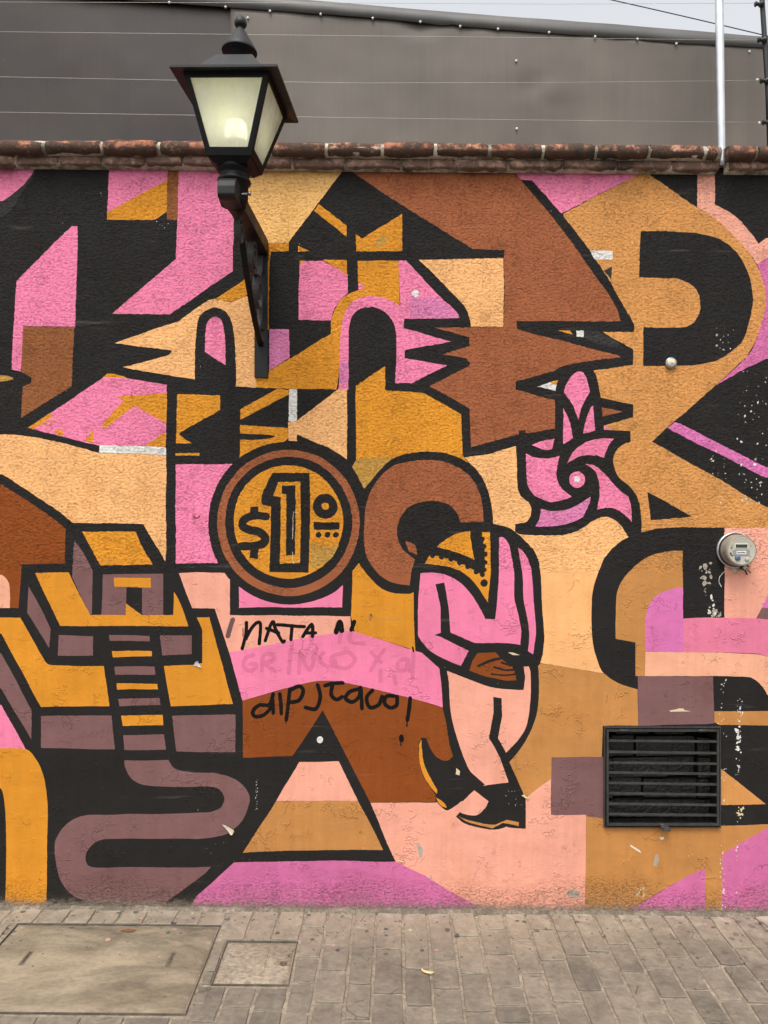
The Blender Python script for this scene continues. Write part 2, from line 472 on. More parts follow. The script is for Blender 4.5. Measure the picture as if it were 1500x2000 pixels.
# --- bottom: salmon, brown, pink band, pyramid
paint('B', 'BB', '-135,443 990,443 1000,400 1030,385 1187,265 1187,530 1443,530 1447,560 1440,900 1435,1165 1435,1320 600,1320 560,1200 300,1050 200,990 40,880')
paint('S', 'R', '275,815 450,770s 700,700s 900,675s 1100,705s 1300,750 1500,798 1740,867 1760,947 1790,1137 1820,1227 1685,1562 1215,1567 865,890 640,1225 280,1235')
paint('P', 'R', '178,468 660,372 1000,318s 1060,308s 1110,318s 1500,440 1590,467 1720,582 1735,747 1742,867 1500,798 1100,705s 900,675s 700,700s 275,818')
paint('L', 'U', '290,1065 620,1060 1000,1050 1480,1062 1695,1167 1855,1268 2080,1390 2090,1500 -30,1500 -30,1390 10,1320')
paint('K', 'U', '940,-47 1475,1060 1400,1062 1000,1052 600,1062 270,1068 715,290')
paint('B', 'U', '765,330 1055,327 1200,612 600,618')
paint('t', 'U', '598,620 1200,612 1380,975 700,980s 350,998')
disc('W', 'U', 920, 167, 23, 26)
paint('t', 'Y', '168,540 295,555 295,618 1150,612 1501,598 1501,620 1165,820 1158,1320 1040,1320 1038,925 900,985 455,1235 455,1320 160,1320 160,1160')
paint('L', 'Y', '1038,925 1040,1320 450,1320 455,1240 900,985')
paint('L', 'Y', '1165,820 1501,620 1501,1320 1158,1320')
# --- walking figure
paint('Y', 'L', '820,515 830,620 850,725 720,670s 580,635 640,580s 720,535s')
paint('Y', 'L', '905,520 965,517 968,800 960,900 948,1038 860,910s 780,830s 680,780s 485,755 520,695 600,700 740,745 860,810 910,845 925,780 925,640 905,540')
for x, y in ((545, 697), (610, 706), (680, 722), (740, 748), (800, 775), (860, 815), (905, 835), (918, 800), (925, 745), (928, 685), (920, 625), (908, 570)):
    disc('K', 'L', x, y, 19, n=9)
disc('K', 'L', 918, 897, 28, n=14)
paint('P', 'L', '455,825 560,822s 650,840s 740,890s 820,970s 880,1060s 930,1158 998,1162 1020,1000s 1028,800 1030,560 1060,560s 1095,600s 1120,700s 1140,830s 1145,1000s 1170,1120s 1192,1250 1185,1348 1080,1335s 960,1335 850,1333 672,1255 660,1080 630,893 565,905 600,1060 602,1258 555,1275 595,1285 725,1350 807,1390 753,1500 645,1455s 525,1390s 440,1280 437,1000')
paint('P', 'L', '1168,632 1220,680s 1265,790s 1280,950s 1300,1260 1280,1418 1240,1395 1250,1300s 1240,1180s 1210,1000s 1205,850s 1185,730s')
paint('R', 'L', '343,590 400,610s 425,650s 430,690 370,665')
paint('S', 'X', '648,283 780,278 835,340 900,380 925,440 932,485 850,487 700,450 588,410 610,340')
stroke('K', 'X', '655,376 740,340 815,322', 20)
stroke('K', 'X', '820,352 890,374', 16)
stroke('K', 'X', '768,385 850,408 922,405', 15)
stroke('K', 'X', '752,437 850,447 930,438', 13)
paint('c', 'X', '870,278 910,280 957,298 905,298')
paint('B', 'X', '425,412 600,480s 780,540s 985,555 998,460 985,380 1022,380 1038,450s 1030,650s 990,850s 855,1012 798,905 825,750 822,615 762,605 762,720 732,905 810,1050s 872,1230 790,1255s 680,1258 600,1160s 540,1030s 480,850s 450,700s 437,500')
paint('B', 'BB', '620,350 735,430 700,480 520,520 430,495 335,440 540,430')
paint('K', 'X', '235,905 272,908 300,980s 350,1045s 420,1072s 470,1040 700,1250 620,1290 540,1360s 440,1430s 400,1425s 340,1370 335,1320 250,1190s 220,1060s 215,960s')
paint('Y', 'X', '235,915 240,1000s 265,1120s 350,1290 345,1315 270,1220s 225,1090s 218,960')
paint('Y', 'X', '340,1340 400,1380s 420,1418 370,1395s')
paint('K', 'X', '490,1478 518,1445 560,1462s 640,1468s 700,1420s 728,1370 620,1290 680,1258 870,1232 880,1085 1000,1350 1003,1570 900,1565s 860,1555 760,1575s 620,1550s 540,1520s')
paint('t', 'BB', '505,535 560,560s 700,595s 780,600 860,568 950,585 950,615 870,595 830,590 760,628 640,600s 560,575')
paint('c', 'X', '495,1125 522,1150 515,1180 488,1170')
# --- flower
for s in ('870,465 910,500s 945,620 890,720s 860,825 820,720s 757,625 775,560s 820,490s', '752,740 800,850s 820,960 750,1005',
          '968,720 985,900 895,925 910,840s 945,750s', '688,965 670,1040 610,1045s 520,1008 600,980s',
          '478,1070 540,1100s 630,1110s 725,1090 705,1180s 700,1240s 730,1320s 810,1385 750,1410s 650,1425s 540,1380s 485,1300',
          '780,1145 830,1050s 910,990s 1000,965s 1122,960 1080,1020s 1050,1105 980,1085s 880,1090s',
          '915,1150 980,1158s 1050,1215s 1140,1320s 1230,1390 1250,1480s 1253,1575 1190,1510s 1120,1475s 1060,1470s 995,1485 1012,1400s 1015,1300s 990,1210s 950,1170'):
    paint('P', 'F', s)
paint('p', 'V', '585,350 680,367s 800,345s 950,260 940,310s 890,412 790,455s 670,478s 548,480 575,420s')
disc('P', 'F', 850, 1263, 60)
disc('W', 'F', 850, 1261, 23)
disc('W', 'C', 796, 1022, 26)
# --- sprayed writing: black where it shows, ghosts under the pink band
for s in ('355,485 300,510 280,560 320,600 370,585 375,555 335,550', '420,600 430,490 490,480 500,525 440,545 510,600', '628,450 622,530 615,620',
          '690,620 700,470 740,560 780,590 820,440', '870,470 840,520 900,570 960,545 930,510', '1010,470 930,500 940,560 1040,580 1100,520 1060,465 1000,470',
          '1215,465 1290,540', '1310,450 1260,520 1215,605', '1470,510 1420,530 1415,590 1470,590 1490,515 1500,600', '1000,325 985,395', '1070,320 1065,385 1165,400',
          '640,385 640,440', '780,350 785,400', '1290,600 1290,680', '1390,640 1400,700', '1530,470 1520,650'):
    stroke('g', 'R', s, 30)
def spray(s, wd, t='R'):
    stroke('X', t, s, wd)
for s in ('305,245 300,330 272,440', '298,370 340,290 385,245 408,270 397,402', '440,380 495,245 520,300 565,385 582,382', '452,290 540,325',
          '530,265 640,272 730,278', '642,270 632,372', '720,352 782,262 790,352', '735,325 810,325'):
    spray(s, 26)
spray('962,318 990,245 1004,308', 40); spray('1096,240 1072,302', 30)
spray('280,290 278,350', 6)
for s in ('500,770 470,850 400,850 352,895 365,935 430,925 480,870 492,800 500,910', '548,770 558,850 560,915', '622,735 612,850 598,960', '620,745 690,712 722,750 690,815 632,830',
          '828,705 848,790 815,880 738,868', '882,712 940,695 1008,690', '935,710 928,775 965,810 1005,790', '1130,735 1060,755 1030,800 1080,830 1130,790 1140,725 1152,875',
          '1230,745 1185,800 1210,870 1275,850 1300,790', '1385,785 1330,790 1318,840 1360,872 1405,850 1408,790', '1505,800 1495,880 1482,965'):
    spray(s, 29)
spray('1440,1085 1440,1110', 34)
for x_, y0_, y1_, w_ in ((1482, 955, 1010, 10), (598, 955, 985, 9), (1438, 1110, 1150, 9), (500, 905, 925, 9), (1152, 870, 888, 9)):
    spray('%d,%d %d,%d' % (x_, y0_, x_ - 3, y1_), w_)
spray('175,240 180,268', 14, 'X'); spray('158,620 150,700 128,775', 20, 'X'); 
stroke('m', 'R', '205,225 185,290 168,350', 34)
stroke('m', 'R', '1215,190 1210,225', 16)
for k in range(26):
    x = 1205 + random.random() * 270
    stroke('y', 'R', '%d,%d %d,%d' % (x, 200 + random.random() * 25, x + random.uniform(-14, 14), 225 + random.random() * 10), 5)
# --- chipped paint: plaster and old white paint showing through
def chip(cx, cy, r, col=None, asp=1.0):
    n = random.randint(5, 9); a0 = random.random() * 6
    pts = []
    for i in range(n):
        a = a0 + 2 * math.pi * i / n
        q = r * random.uniform(.35, 1.25)
        pts.append((cx + q * math.cos(a), cy + q * asp * math.sin(a)))
    PAINT.append((col or random.choice('WWGGc'), pts))
def chips(x0, x1, y0, y1, n, r0=.7, r1=2.2, col=None):
    for i in range(n):
        chip(random.uniform(x0, x1), random.uniform(y0, y1), random.uniform(r0, r1) * random.choice((.6, 1, 1)), col, random.uniform(.7, 1.6))
for k in range(60):
    a_ = random.random() * 6.3; rr_ = random.gauss(0, 1) * 18
    chip(784 + rr_ * .35 * math.cos(a_), 1443 + rr_ * .5 * math.sin(a_), random.uniform(.3, .8), 'X')
chips(1400, 1436, 640, 695, 16); chips(1440, 1500, 770, 870, 24, .8, 3); chips(1385, 1490, 880, 990, 30, .8, 2.6); chips(1455, 1490, 930, 985, 16, 1, 3)
chips(1440, 1500, 715, 770, 10, .7, 1.6); chips(1390, 1420, 870, 960, 16, .7, 1.8)
chips(1366, 1392, 1098, 1140, 16, 1.5, 6, 'G'); chips(1384, 1398, 1165, 1200, 14, 1, 4); chips(1388, 1414, 1192, 1206, 14, 1.5, 4.5, 'G'); chips(1368, 1380, 1150, 1170, 6, .7, 1.6)
chips(1420, 1450, 1000, 1030, 9, .8, 2.2)
chips(1436, 1446, 1418, 1470, 26, 1, 3.4, 'W'); chips(1436, 1446, 1480, 1515, 12, .8, 2.6); chips(1398, 1418, 1325, 1440, 18, .7, 2.4); chips(1440, 1452, 1365, 1412, 22, .8, 3)
chips(1438, 1452, 1576, 1600, 12, 1, 3.4, 'c'); chips(1408, 1418, 1500, 1612, 16, .6, 2); chips(1405, 1416, 1650, 1790, 26, .8, 2.4, 'W'); chips(1438, 1441, 1600, 1790, 16, .6, 1.6, 'W')
chips(1408, 1436, 1758, 1784, 14, .8, 2.6, 'W'); chips(1244, 1258, 1733, 1752, 14, 1, 3.2, 'c')
paint('W', '.', '1231,1649 1236,1652 1250,1660 1254,1666 1243,1660 1232,1653')
paint('G', '.', '1279,1671 1285,1668 1287,1680 1283,1692 1276,1690')
paint('G', '.', '1116,1737s 1124,1738s 1132,1744s 1130,1752s 1120,1754s 1108,1748s 1107,1744s')
paint('G', '.', '814,1649 821,1648 827,1660 825,1673 821,1678 818,1665')
paint('G', '.', '838,1713 842,1708 845,1714 842,1718')
paint('W', '.', '1289,1635 1296,1634 1297,1639 1291,1640')
chips(300, 330, 425, 450, 8, .4, .9, 'W'); chips(100, 140, 420, 470, 3, .5, 1.2, 'W'); chips(195, 200, 375, 383, 2, 1, 2, 'W')
chips(499, 503, 1520, 1582, 22, .4, 1.0, 'W'); chips(985, 1030, 1540, 1590, 16, .4, 1.0, 'W'); chips(400, 480, 1640, 1690, 10, .4, .9, 'W')
chips(20, 1480, 1120, 1690, 45, .3, .9, 'W'); chips(20, 1480, 350, 1100, 40, .3, .7, 'W')
stroke('W', '.', '1415,1116 1407,1124 1404,1135 1409,1146', 1.1)
stroke('c', '.', '572,1002 571,1052', 1.0); stroke('c', '.', '572,1000 583,1001', 1.0); stroke('c', '.', '571,1078 572,1100 585,1094', 1.0)
chips(0, 28, 1764, 1778, 8, 1.5, 4, 'G')
for c in 'LLPBb': chips(380, 1120, 1776, 1786, 5, 1.0, 3.0, c)
# --- hole behind the ventilation grille
GX0, GX1, GY0, GY1 = 1184, 1400, 1424, 1610
PAINT.append(('H', [(GX0, GY0), (GX1, GY0), (GX1, GY1), (GX0, GY1)]))

EX = 420                     # wall carries on this many photo pixels past either side
def warp(x, y):
    if x <= .6: x = x - EX
    elif x >= 1499.4: x = x + EX
    return x, y
def jit(x, y):
    n1 = noise.noise_vector(Vector((x * .21, y * .21, 3.1)))
    n2 = noise.noise_vector(Vector((x * .018, y * .018, 7.7)))
    k = 1.0 if y < 1115 else .45
    return x + n1.x * 1.35 * k + n2.x * 1.3, y + n1.y * 1.35 * k + n2.y * 1.3
def build_mural():
    V = []; E = []; polys = []
    for c, pts in PAINT:
        q = []
        n = len(pts)
        for i in range(n):
            a = pts[i]; b = pts[(i + 1) % n]
            L = math.hypot(b[0] - a[0], b[1] - a[1])
            m = max(1, int(L / 5)) if c != 'H' else 1
            for k in range(m):
                x = a[0] + (b[0] - a[0]) * k / m; y = a[1] + (b[1] - a[1]) * k / m
                if c != 'H': 
                    xx, yy = jit(x, y)
                    if x <= .6 or x >= 1499.4: xx = x
                    x, y = warp(xx, yy)
                y = max(300, min(1802, y))
                q.append((x, y))
        polys.append((c, np.array(q)))
        b0 = len(V)
        V += q
        E += [(b0 + i, b0 + (i + 1) % len(q)) for i in range(len(q))]
    b0 = len(V)
    V += [(-EX - 10, 300), (1510 + EX, 300), (1510 + EX, 1802), (-EX - 10, 1802)]
    E += [(b0, b0 + 1), (b0 + 1, b0 + 2), (b0 + 2, b0 + 3), (b0 + 3, b0)]
    out = delaunay_2d_cdt([Vector(v) for v in V], E, [], 0, 1e-4, False)
    vs = np.array([tuple(v) for v in out[0]]); fs = np.array([f for f in out[2]])
    cen = vs[fs].mean(axis=1)
    colr = np.tile(np.array(PAL['K']), (len(fs), 1))
    done = np.zeros(len(fs), bool); hole = np.zeros(len(fs), bool)
    for c, q in reversed(polys):
        lo = q.min(axis=0); hi = q.max(axis=0)
        idx = np.nonzero(~done & (cen[:, 0] >= lo[0]) & (cen[:, 0] <= hi[0]) & (cen[:, 1] >= lo[1]) & (cen[:, 1] <= hi[1]))[0]
        if not len(idx): continue
        P = cen[idx]; ins = np.zeros(len(idx), bool)
        a = q; b = np.roll(q, -1, axis=0)
        for (x0, y0), (x1, y1) in zip(a, b):
            if y0 == y1: continue
            cr = ((P[:, 1] < y0) != (P[:, 1] < y1)) & (P[:, 0] < (x1 - x0) * (P[:, 1] - y0) / (y1 - y0) + x0)
            ins ^= cr
        sel = idx[ins]
        done[sel] = True
        if c == 'H': hole[sel] = True
        else: colr[sel] = PAL[c]
    keep = ~hole
    fs = fs[keep]; colr = colr[keep]
    me = bpy.data.meshes.new('plaster')
    W = [((x - 750) * D / F, 0.0, H + (1000 - y) * D / F) for x, y in vs]
    a = vs[fs]
    area = (a[:, 1, 0] - a[:, 0, 0]) * (a[:, 2, 1] - a[:, 0, 1]) - (a[:, 1, 1] - a[:, 0, 1]) * (a[:, 2, 0] - a[:, 0, 0])
    fl = [tuple(int(i) for i in (f if s > 0 else f[::-1])) for f, s in zip(fs, -area)]
    me.from_pydata(W, [], fl)
    me.update()
    # normals must face the camera (-y)
    if sum(p.normal.y * p.area for p in me.polygons) > 0: me.flip_normals()
    at = me.color_attributes.new('paint', 'FLOAT_COLOR', 'CORNER')
    cc = np.ones((len(fl) * 3, 4), np.float32)
    cc[:, :3] = np.repeat(colr, 3, axis=0)
    at.data.foreach_set('color', cc.ravel())
    return me

# painted plaster material: rough stucco above, smooth dado below, crumbling foot
def plaster_material():
    m = NT('painted_plaster')
    at = m.n('ShaderNodeVertexColor'); at.layer_name = 'paint'
    X = m.xyz()
    obj = m.co.outputs['Object']
    zn = m.noise(m.mapping((14, 1, 5)), 1, 3, .6)
    z = m.math('ADD', X[2], m.math('MULTIPLY', m.math('SUBTRACT', zn, .5), .05))
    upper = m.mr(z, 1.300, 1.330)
    big = m.noise(m.mapping((3, 1, 3.4), loc=(3, 0, 1)), 1, 4, .6)
    z2 = m.math('ADD', X[2], m.math('MULTIPLY', m.math('SUBTRACT', big, .5), .26))
    foot = m.mr(z2, .13, .06)
    rough = m.math('MAXIMUM', upper, m.math('MULTIPLY', foot, .9))
    # stucco relief: crumbly grains with pits between them
    n1 = m.noise(m.mapping((84, 60, 118)), 1, 3, .72)
    gr = m.voro(m.mapping((92, 40, 118), loc=(2, 2, 5)), 1, 'F1')
    nf = m.noise(m.mapping((150, 60, 230), loc=(2, 2, 5)), 1, 2, .6)
    n3 = m.noise(m.mapping((30, 30, 48), loc=(1, 7, 2)), 1, 3, .6)
    pit = m.mr(n1, .46, .38)
    crease = m.math('MULTIPLY', m.mr(m.math('ABSOLUTE', m.math('SUBTRACT', n3, .5)), .016, .004), m.mr(m.noise(m.mapping((11, 11, 13), loc=(4, 2, 6)), 1, 3, .6), .52, .60))
    pit2 = m.math('MAXIMUM', m.math('MAXIMUM', m.mr(n1, .43, .35), m.mr(nf, .40, .32)), m.math('MULTIPLY', crease, .6))
    hs_ = m.math('ADD', m.math('SUBTRACT', m.math('MULTIPLY', n1, .62), m.math('MULTIPLY', gr, .34)), m.math('MULTIPLY', n3, .75))
    hs_ = m.math('SUBTRACT', m.math('MULTIPLY', hs_, .80), m.math('ADD', m.math('MULTIPLY', pit, .20), m.math('MULTIPLY', crease, .30)))
    # smooth dado: trowel waves, raised old paint ridges, hairline cracks
    nz = m.n('ShaderNodeTexNoise'); nz.inputs['Scale'].default_value = 8; nz.inputs['Detail'].default_value = 4; nz.inputs['Roughness'].default_value = .62
    m.l(obj, nz.inputs['Vector'])
    w1 = nz.outputs['Fac']
    sc_ = m.n('ShaderNodeVectorMath', operation='SCALE'); sc_.inputs['Scale'].default_value = .30
    m.l(nz.outputs['Color'], sc_.inputs[0])
    wrp = m.n('ShaderNodeVectorMath', operation='ADD')
    m.l(obj, wrp.inputs[0]); m.l(sc_.outputs[0], wrp.inputs[1])
    cr2 = m.voro(m.mapping((15, 15, 11), src=wrp.outputs[0], loc=(3, 3, 3)), 1, 'DISTANCE_TO_EDGE')
    sel = m.noise(m.mapping((5, 5, 7), loc=(1, 5, 9)), 1, 4, .68)
    ridge = m.math('MULTIPLY', m.mr(cr2, .07, 0), m.mr(sel, .54, .59))
    crack = m.math('MULTIPLY', m.mr(cr2, .022, 0), m.mr(sel, .415, .385))
    fine = m.noise(m.mapping((190, 190, 190)), 1, 2, .6)
    step = m.mr(m.noise(m.mapping((7, 7, 10), loc=(6, 6, 1)), 1, 5, .7), .60, .615)     # flaked layer edges
    hd = m.math('ADD', m.math('MULTIPLY', w1, .8), m.math('MULTIPLY', crack, -.16))
    hd = m.math('ADD', hd, m.math('MULTIPLY', ridge, .30))
    hd = m.math('ADD', hd, m.math('MULTIPLY', fine, .10))
    hd = m.math('ADD', hd, m.math('MULTIPLY', step, .09))
    h = m.n('ShaderNodeMix', data_type='FLOAT')
    m.l(rough, h.inputs[0]); m.l(hd, h.inputs[2]); m.l(hs_, h.inputs[3])
    h = m.math('ADD', h.outputs[0], m.math('ADD', m.math('MULTIPLY', upper, .16), m.math('MULTIPLY', foot, -.35)))
    ln = m.math('ABSOLUTE', m.math('SUBTRACT', X[2], 2.716))
    h = m.math('ADD', h, m.math('MULTIPLY', m.mr(ln, .003, .0), .16))
    # long vertical scar of rough plaster at the left of the pyramid
    vx = m.math('ABSOLUTE', m.math('SUBTRACT', m.math('ADD', X[0], m.math('MULTIPLY', m.math('SUBTRACT', w1, .5), .02)), -.434))
    scar = m.math('MULTIPLY', m.mr(vx, .018, .010), m.mr(X[2], 1.15, 1.0))
    h = m.math('ADD', h, m.math('MULTIPLY', m.math('MULTIPLY', scar, n1), .55))
    nrm = m.bump(h, 1.0, .0064)
    # colour: thin and thick coats, grime and painted contact shade at foot, darker band under the coping
    c = at.outputs['Color']
    c = m.mix(1, c, m.ramp(big, [(.3, .88), (.7, 1.07)]), 'MULTIPLY')
    c = m.mix(1, c, m.ramp(w1, [(.3, .95), (.7, 1.05)]), 'MULTIPLY')
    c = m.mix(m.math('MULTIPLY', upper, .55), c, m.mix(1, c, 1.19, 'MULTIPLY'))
    rl = m.noise(m.mapping((34, 1, 2.6), loc=(7, 3, 9)), 1, 4, .65)
    c = m.mix(1, c, m.ramp(rl, [(.32, .94), (.68, 1.045)]), 'MULTIPLY')
    thin = m.mr(m.noise(m.mapping((4.5, 1, 3.2), loc=(12, 3, 4)), 1, 5, .7), .54, .68)
    c = m.mix(1, c, m.mix(thin, 1.0, (.93, .90, .84)), 'MULTIPLY')
    # shading of the stucco pits and creases painted into the colour
    c = m.mix(m.math('MULTIPLY', m.math('MULTIPLY', rough, pit2), .42), c, m.mix(.72, c, (.02, .012, .008)))
    c = m.mix(m.math('MULTIPLY', m.math('MAXIMUM', crack, m.math('MULTIPLY', m.mr(m.math('ABSOLUTE', m.math('SUBTRACT', cr2, .05)), .015, 0), m.mr(sel, .55, .60))), .28), c, (.07, .045, .03))
    sc2 = m.mr(m.noise(m.mapping((2, 2, 22), loc=(6, 6, 6)), 1, 4, .7), .62, .75, 0, .12)
    c = m.mix(sc2, c, (.42, .36, .32))
    c = m.mix(m.math('MULTIPLY', m.math('MULTIPLY', foot, m.mr(n1, .50, .40)), .22), c, (.05, .035, .028))
    g = m.math('MULTIPLY', m.mr(z2, .09, -.03), .30)
    c = m.mix(g, c, (.15, .115, .085))
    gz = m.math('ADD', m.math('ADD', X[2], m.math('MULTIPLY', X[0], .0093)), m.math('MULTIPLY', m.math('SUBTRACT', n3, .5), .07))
    g2 = m.mr(gz, .030, .006, 0, .8)  # foot band also carries the contact shade, painted into the colour
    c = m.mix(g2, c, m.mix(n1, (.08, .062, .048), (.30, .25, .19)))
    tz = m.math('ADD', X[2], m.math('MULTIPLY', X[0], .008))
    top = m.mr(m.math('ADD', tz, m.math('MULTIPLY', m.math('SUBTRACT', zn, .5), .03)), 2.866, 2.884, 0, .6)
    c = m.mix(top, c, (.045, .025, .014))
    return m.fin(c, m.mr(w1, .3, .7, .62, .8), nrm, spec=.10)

# ------------------------------------------------------------------ materials
def simple(name, col, rough=.6, metallic=0, var=.15, scale=8, bump=.3, bscale=120, bd=.001, spec=None):
    m = NT(name)
    n = m.noise(m.mapping((scale,) * 3), 1, 5, .6)
    c = m.mix(1, col, m.ramp(n, [(.3, 1 - var), (.7, 1 + var)]), 'MULTIPLY')
    nb = m.noise(m.mapping((bscale,) * 3), 1, 4, .6)
    return m.fin(c, m.mr(n, .3, .7, rough - .07, rough + .07), m.bump(nb, bump, bd), metallic, spec)

M_iron = simple('black_iron_paint', (.005, .0046, .0045), .48, 0, .3, 30, .35, 180, .0008, .22)
M_iron2 = simple('dusty_black_paint', (.012, .011, .011), .55, 0, .3, 22, .4, 160, .001, .3)
M_grille = simple('grille_black_paint', (.034, .031, .029), .5, 0, .3, 40, .4, 200, .0008)
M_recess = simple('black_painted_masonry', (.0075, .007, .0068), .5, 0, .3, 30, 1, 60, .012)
M_galv = simple('galvanised_steel', (.62, .63, .65), .38, .85, .12, 20, .15, 90, .0006)
M_steel = simple('dull_steel', (.34, .33, .31), .4, .8, .2, 60, .2, 200, .0005)
M_white = simple('white_screw_paint', (.75, .75, .72), .5, 0, .08, 80, .1, 200, .0004)
M_wire = simple('fence_wire', (.50, .46, .40), .4, .6, .1, 30, .1, 200, .0002)
M_blackp = simple('black_plastic', (.012, .012, .013), .45, 0, .2, 40, .1, 200, .0004)
M_cable = simple('overhead_cable_rubber', (.06, .06, .08), .6, 0, .1, 10, .1, 50, .0004)
M_meterbody = simple('beige_meter_cover', (.27, .235, .18), .3, 0, .06, 30, .05, 200, .0003)
M_meterface = simple('cream_meter_face', (.44, .42, .34), .35, 0, .05, 60, .05, 200, .0003)
M_lcd = simple('meter_display', (.05, .055, .035), .15, 0, .1, 60, .02, 200, .0001)
M_grey = simple('grey_label', (.26, .25, .23), .5, 0, .1, 60, .05, 200, .0002)
M_paper = simple('white_label', (.72, .72, .70), .6, 0, .05, 60, .05, 200, .0002)
M_blue = simple('blue_dial', (.10, .12, .22), .4, 0, .2, 60, .05, 200, .0002)
M_leaf = simple('dry_pale_leaf', (.62, .46, .22), .6, 0, .15, 90, .4, 150, .0008)
M_flake = simple('peeling_paint_back', (.55, .50, .42), .7, 0, .15, 90, .3, 150, .0008)
M_cream = simple('cream_plastic', (.62, .56, .42), .3, 0, .15, 90, .2, 150, .0005)
M_bulb_socket = simple('lamp_socket', (.10, .10, .10), .5, 0, .3, 80, .3, 150, .0008)

def sheet_material(name, base, k):
    m = NT(name)
    st = m.noise(m.mapping((5, 1, .45), loc=(k, 0, 0)), 1, 6, .62)
    st2 = m.noise(m.mapping((120, 1, 2.5), loc=(k, 3, 0)), 1, 4, .6)
    bl = m.noise(m.mapping((1.3, 1, 2.0), loc=(k, 5, 0)), 1, 4, .55)
    c = m.mix(1, base, m.ramp(bl, [(.3, .80), (.7, 1.22)]), 'MULTIPLY')
    c = m.mix(1, c, m.ramp(st, [(.3, .90), (.7, 1.12)]), 'MULTIPLY')
    c = m.mix(1, c, m.ramp(st2, [(.3, .95), (.7, 1.06)]), 'MULTIPLY')
    sp = m.voro(m.mapping((26, 26, 26)), 1)
    c = m.mix(m.mr(sp, .05, .035, 0, .35), c, (.35, .33, .30))
    h = m.noise(m.mapping((2.5, 1, 2.5), loc=(k, 1, 0)), 1, 2, .5)
    return m.fin(c, m.mr(st, .3, .7, .42, .56), m.bump(h, .6, .02), 0, .28)
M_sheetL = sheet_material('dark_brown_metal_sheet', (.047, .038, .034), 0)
M_sheetR = sheet_material('sheen_brown_metal_sheet', (.134, .113, .095), 4)  # sheets differ; the lighter right tone also paints in the sheen
M_cap = sheet_material('grey_brown_cap_sheet', (.128, .122, .116), 9)

def brick_material(name, worn=1.0, lo=-.006, hi=.017, clay_a=(.44, .16, .09), clay_b=(.56, .25, .15)):
    m = NT(name)
    oi = m.n('ShaderNodeObjectInfo')
    vadd = m.n('ShaderNodeVectorMath', operation='ADD')
    m.l(m.co.outputs['Object'], vadd.inputs[0])
    sc = m.n('ShaderNodeVectorMath', operation='SCALE'); sc.inputs['Scale'].default_value = 1.0
    m.l(oi.outputs['Location'], sc.inputs[0]); m.l(sc.outputs[0], vadd.inputs[1])
    v = vadd.outputs[0]
    clay = m.mix(oi.outputs['Random'], clay_a, clay_b)
    n = m.noise(m.mapping((26, 26, 26), src=v), 1, 6, .7, .3)
    big = m.noise(m.mapping((9, 9, 14), src=v), 1, 5, .65)
    dark = m.mr(m.math('ADD', m.math('MULTIPLY', n, .5), m.math('MULTIPLY', big, .5)), .42, .50)
    X = m.n('ShaderNodeSeparateXYZ'); m.l(m.co.outputs['Object'], X.inputs[0])
    zz_ = m.math('ADD', X.outputs[2], m.math('MULTIPLY', m.math('SUBTRACT', n, .5), .022))
    band = m.math('MULTIPLY', m.mr(zz_, lo - .006, lo), m.mr(zz_, hi + .004, hi))     # bare clay and crust, with lit face and shaded underside painted in
    dk = m.math('SUBTRACT', 1, m.math('MULTIPLY', band, m.math('SUBTRACT', 1, m.math('MULTIPLY', dark, worn))), clamp=True)
    c = m.mix(dk, clay, m.mix(n, (.045, .028, .020), (.13, .070, .048)))
    pale = m.mr(m.noise(m.mapping((48, 48, 48), src=v, loc=(4, 2, 1)), 1, 5, .7), .58, .68, 0, .45)
    c = m.mix(pale, c, (.34, .28, .20))
    gr = m.mr(m.noise(m.mapping((5, 5, 5), src=v, loc=(9, 2, 1)), 1, 4, .7), .56, .66, 0, .7)
    c = m.mix(gr, c, (.035, .034, .026))
    h = m.math('ADD', n, m.math('MULTIPLY', m.noise(m.mapping((150, 150, 150), src=v), 1, 4, .6), .5))
    return m.fin(c, .85, m.bump(h, 1, .006), 0, .25)
M_brick = brick_material('weathered_red_brick')
M_brick2 = brick_material('faded_red_brick', .75, -.02, .02, (.36, .22, .16), (.44, .28, .21))

def mortar_material(name, a, b, dirt=(.05, .045, .035), sc=30):
    m = NT(name)
    n = m.noise(m.mapping((sc,) * 3), 1, 6, .7)
    n2 = m.noise(m.mapping((sc * .25,) * 3, loc=(3, 1, 2)), 1, 5, .65)
    c = m.mix(m.mr(n, .35, .65), a, b)
    c = m.mix(m.mr(n2, .48, .6, 0, .85), c, dirt)
    return m.fin(c, .92, m.bump(n, 1, .006), 0, .2)
M_mortar = mortar_material('coping_mortar', (.66, .60, .50), (.40, .34, .26), (.14, .12, .09), 45)

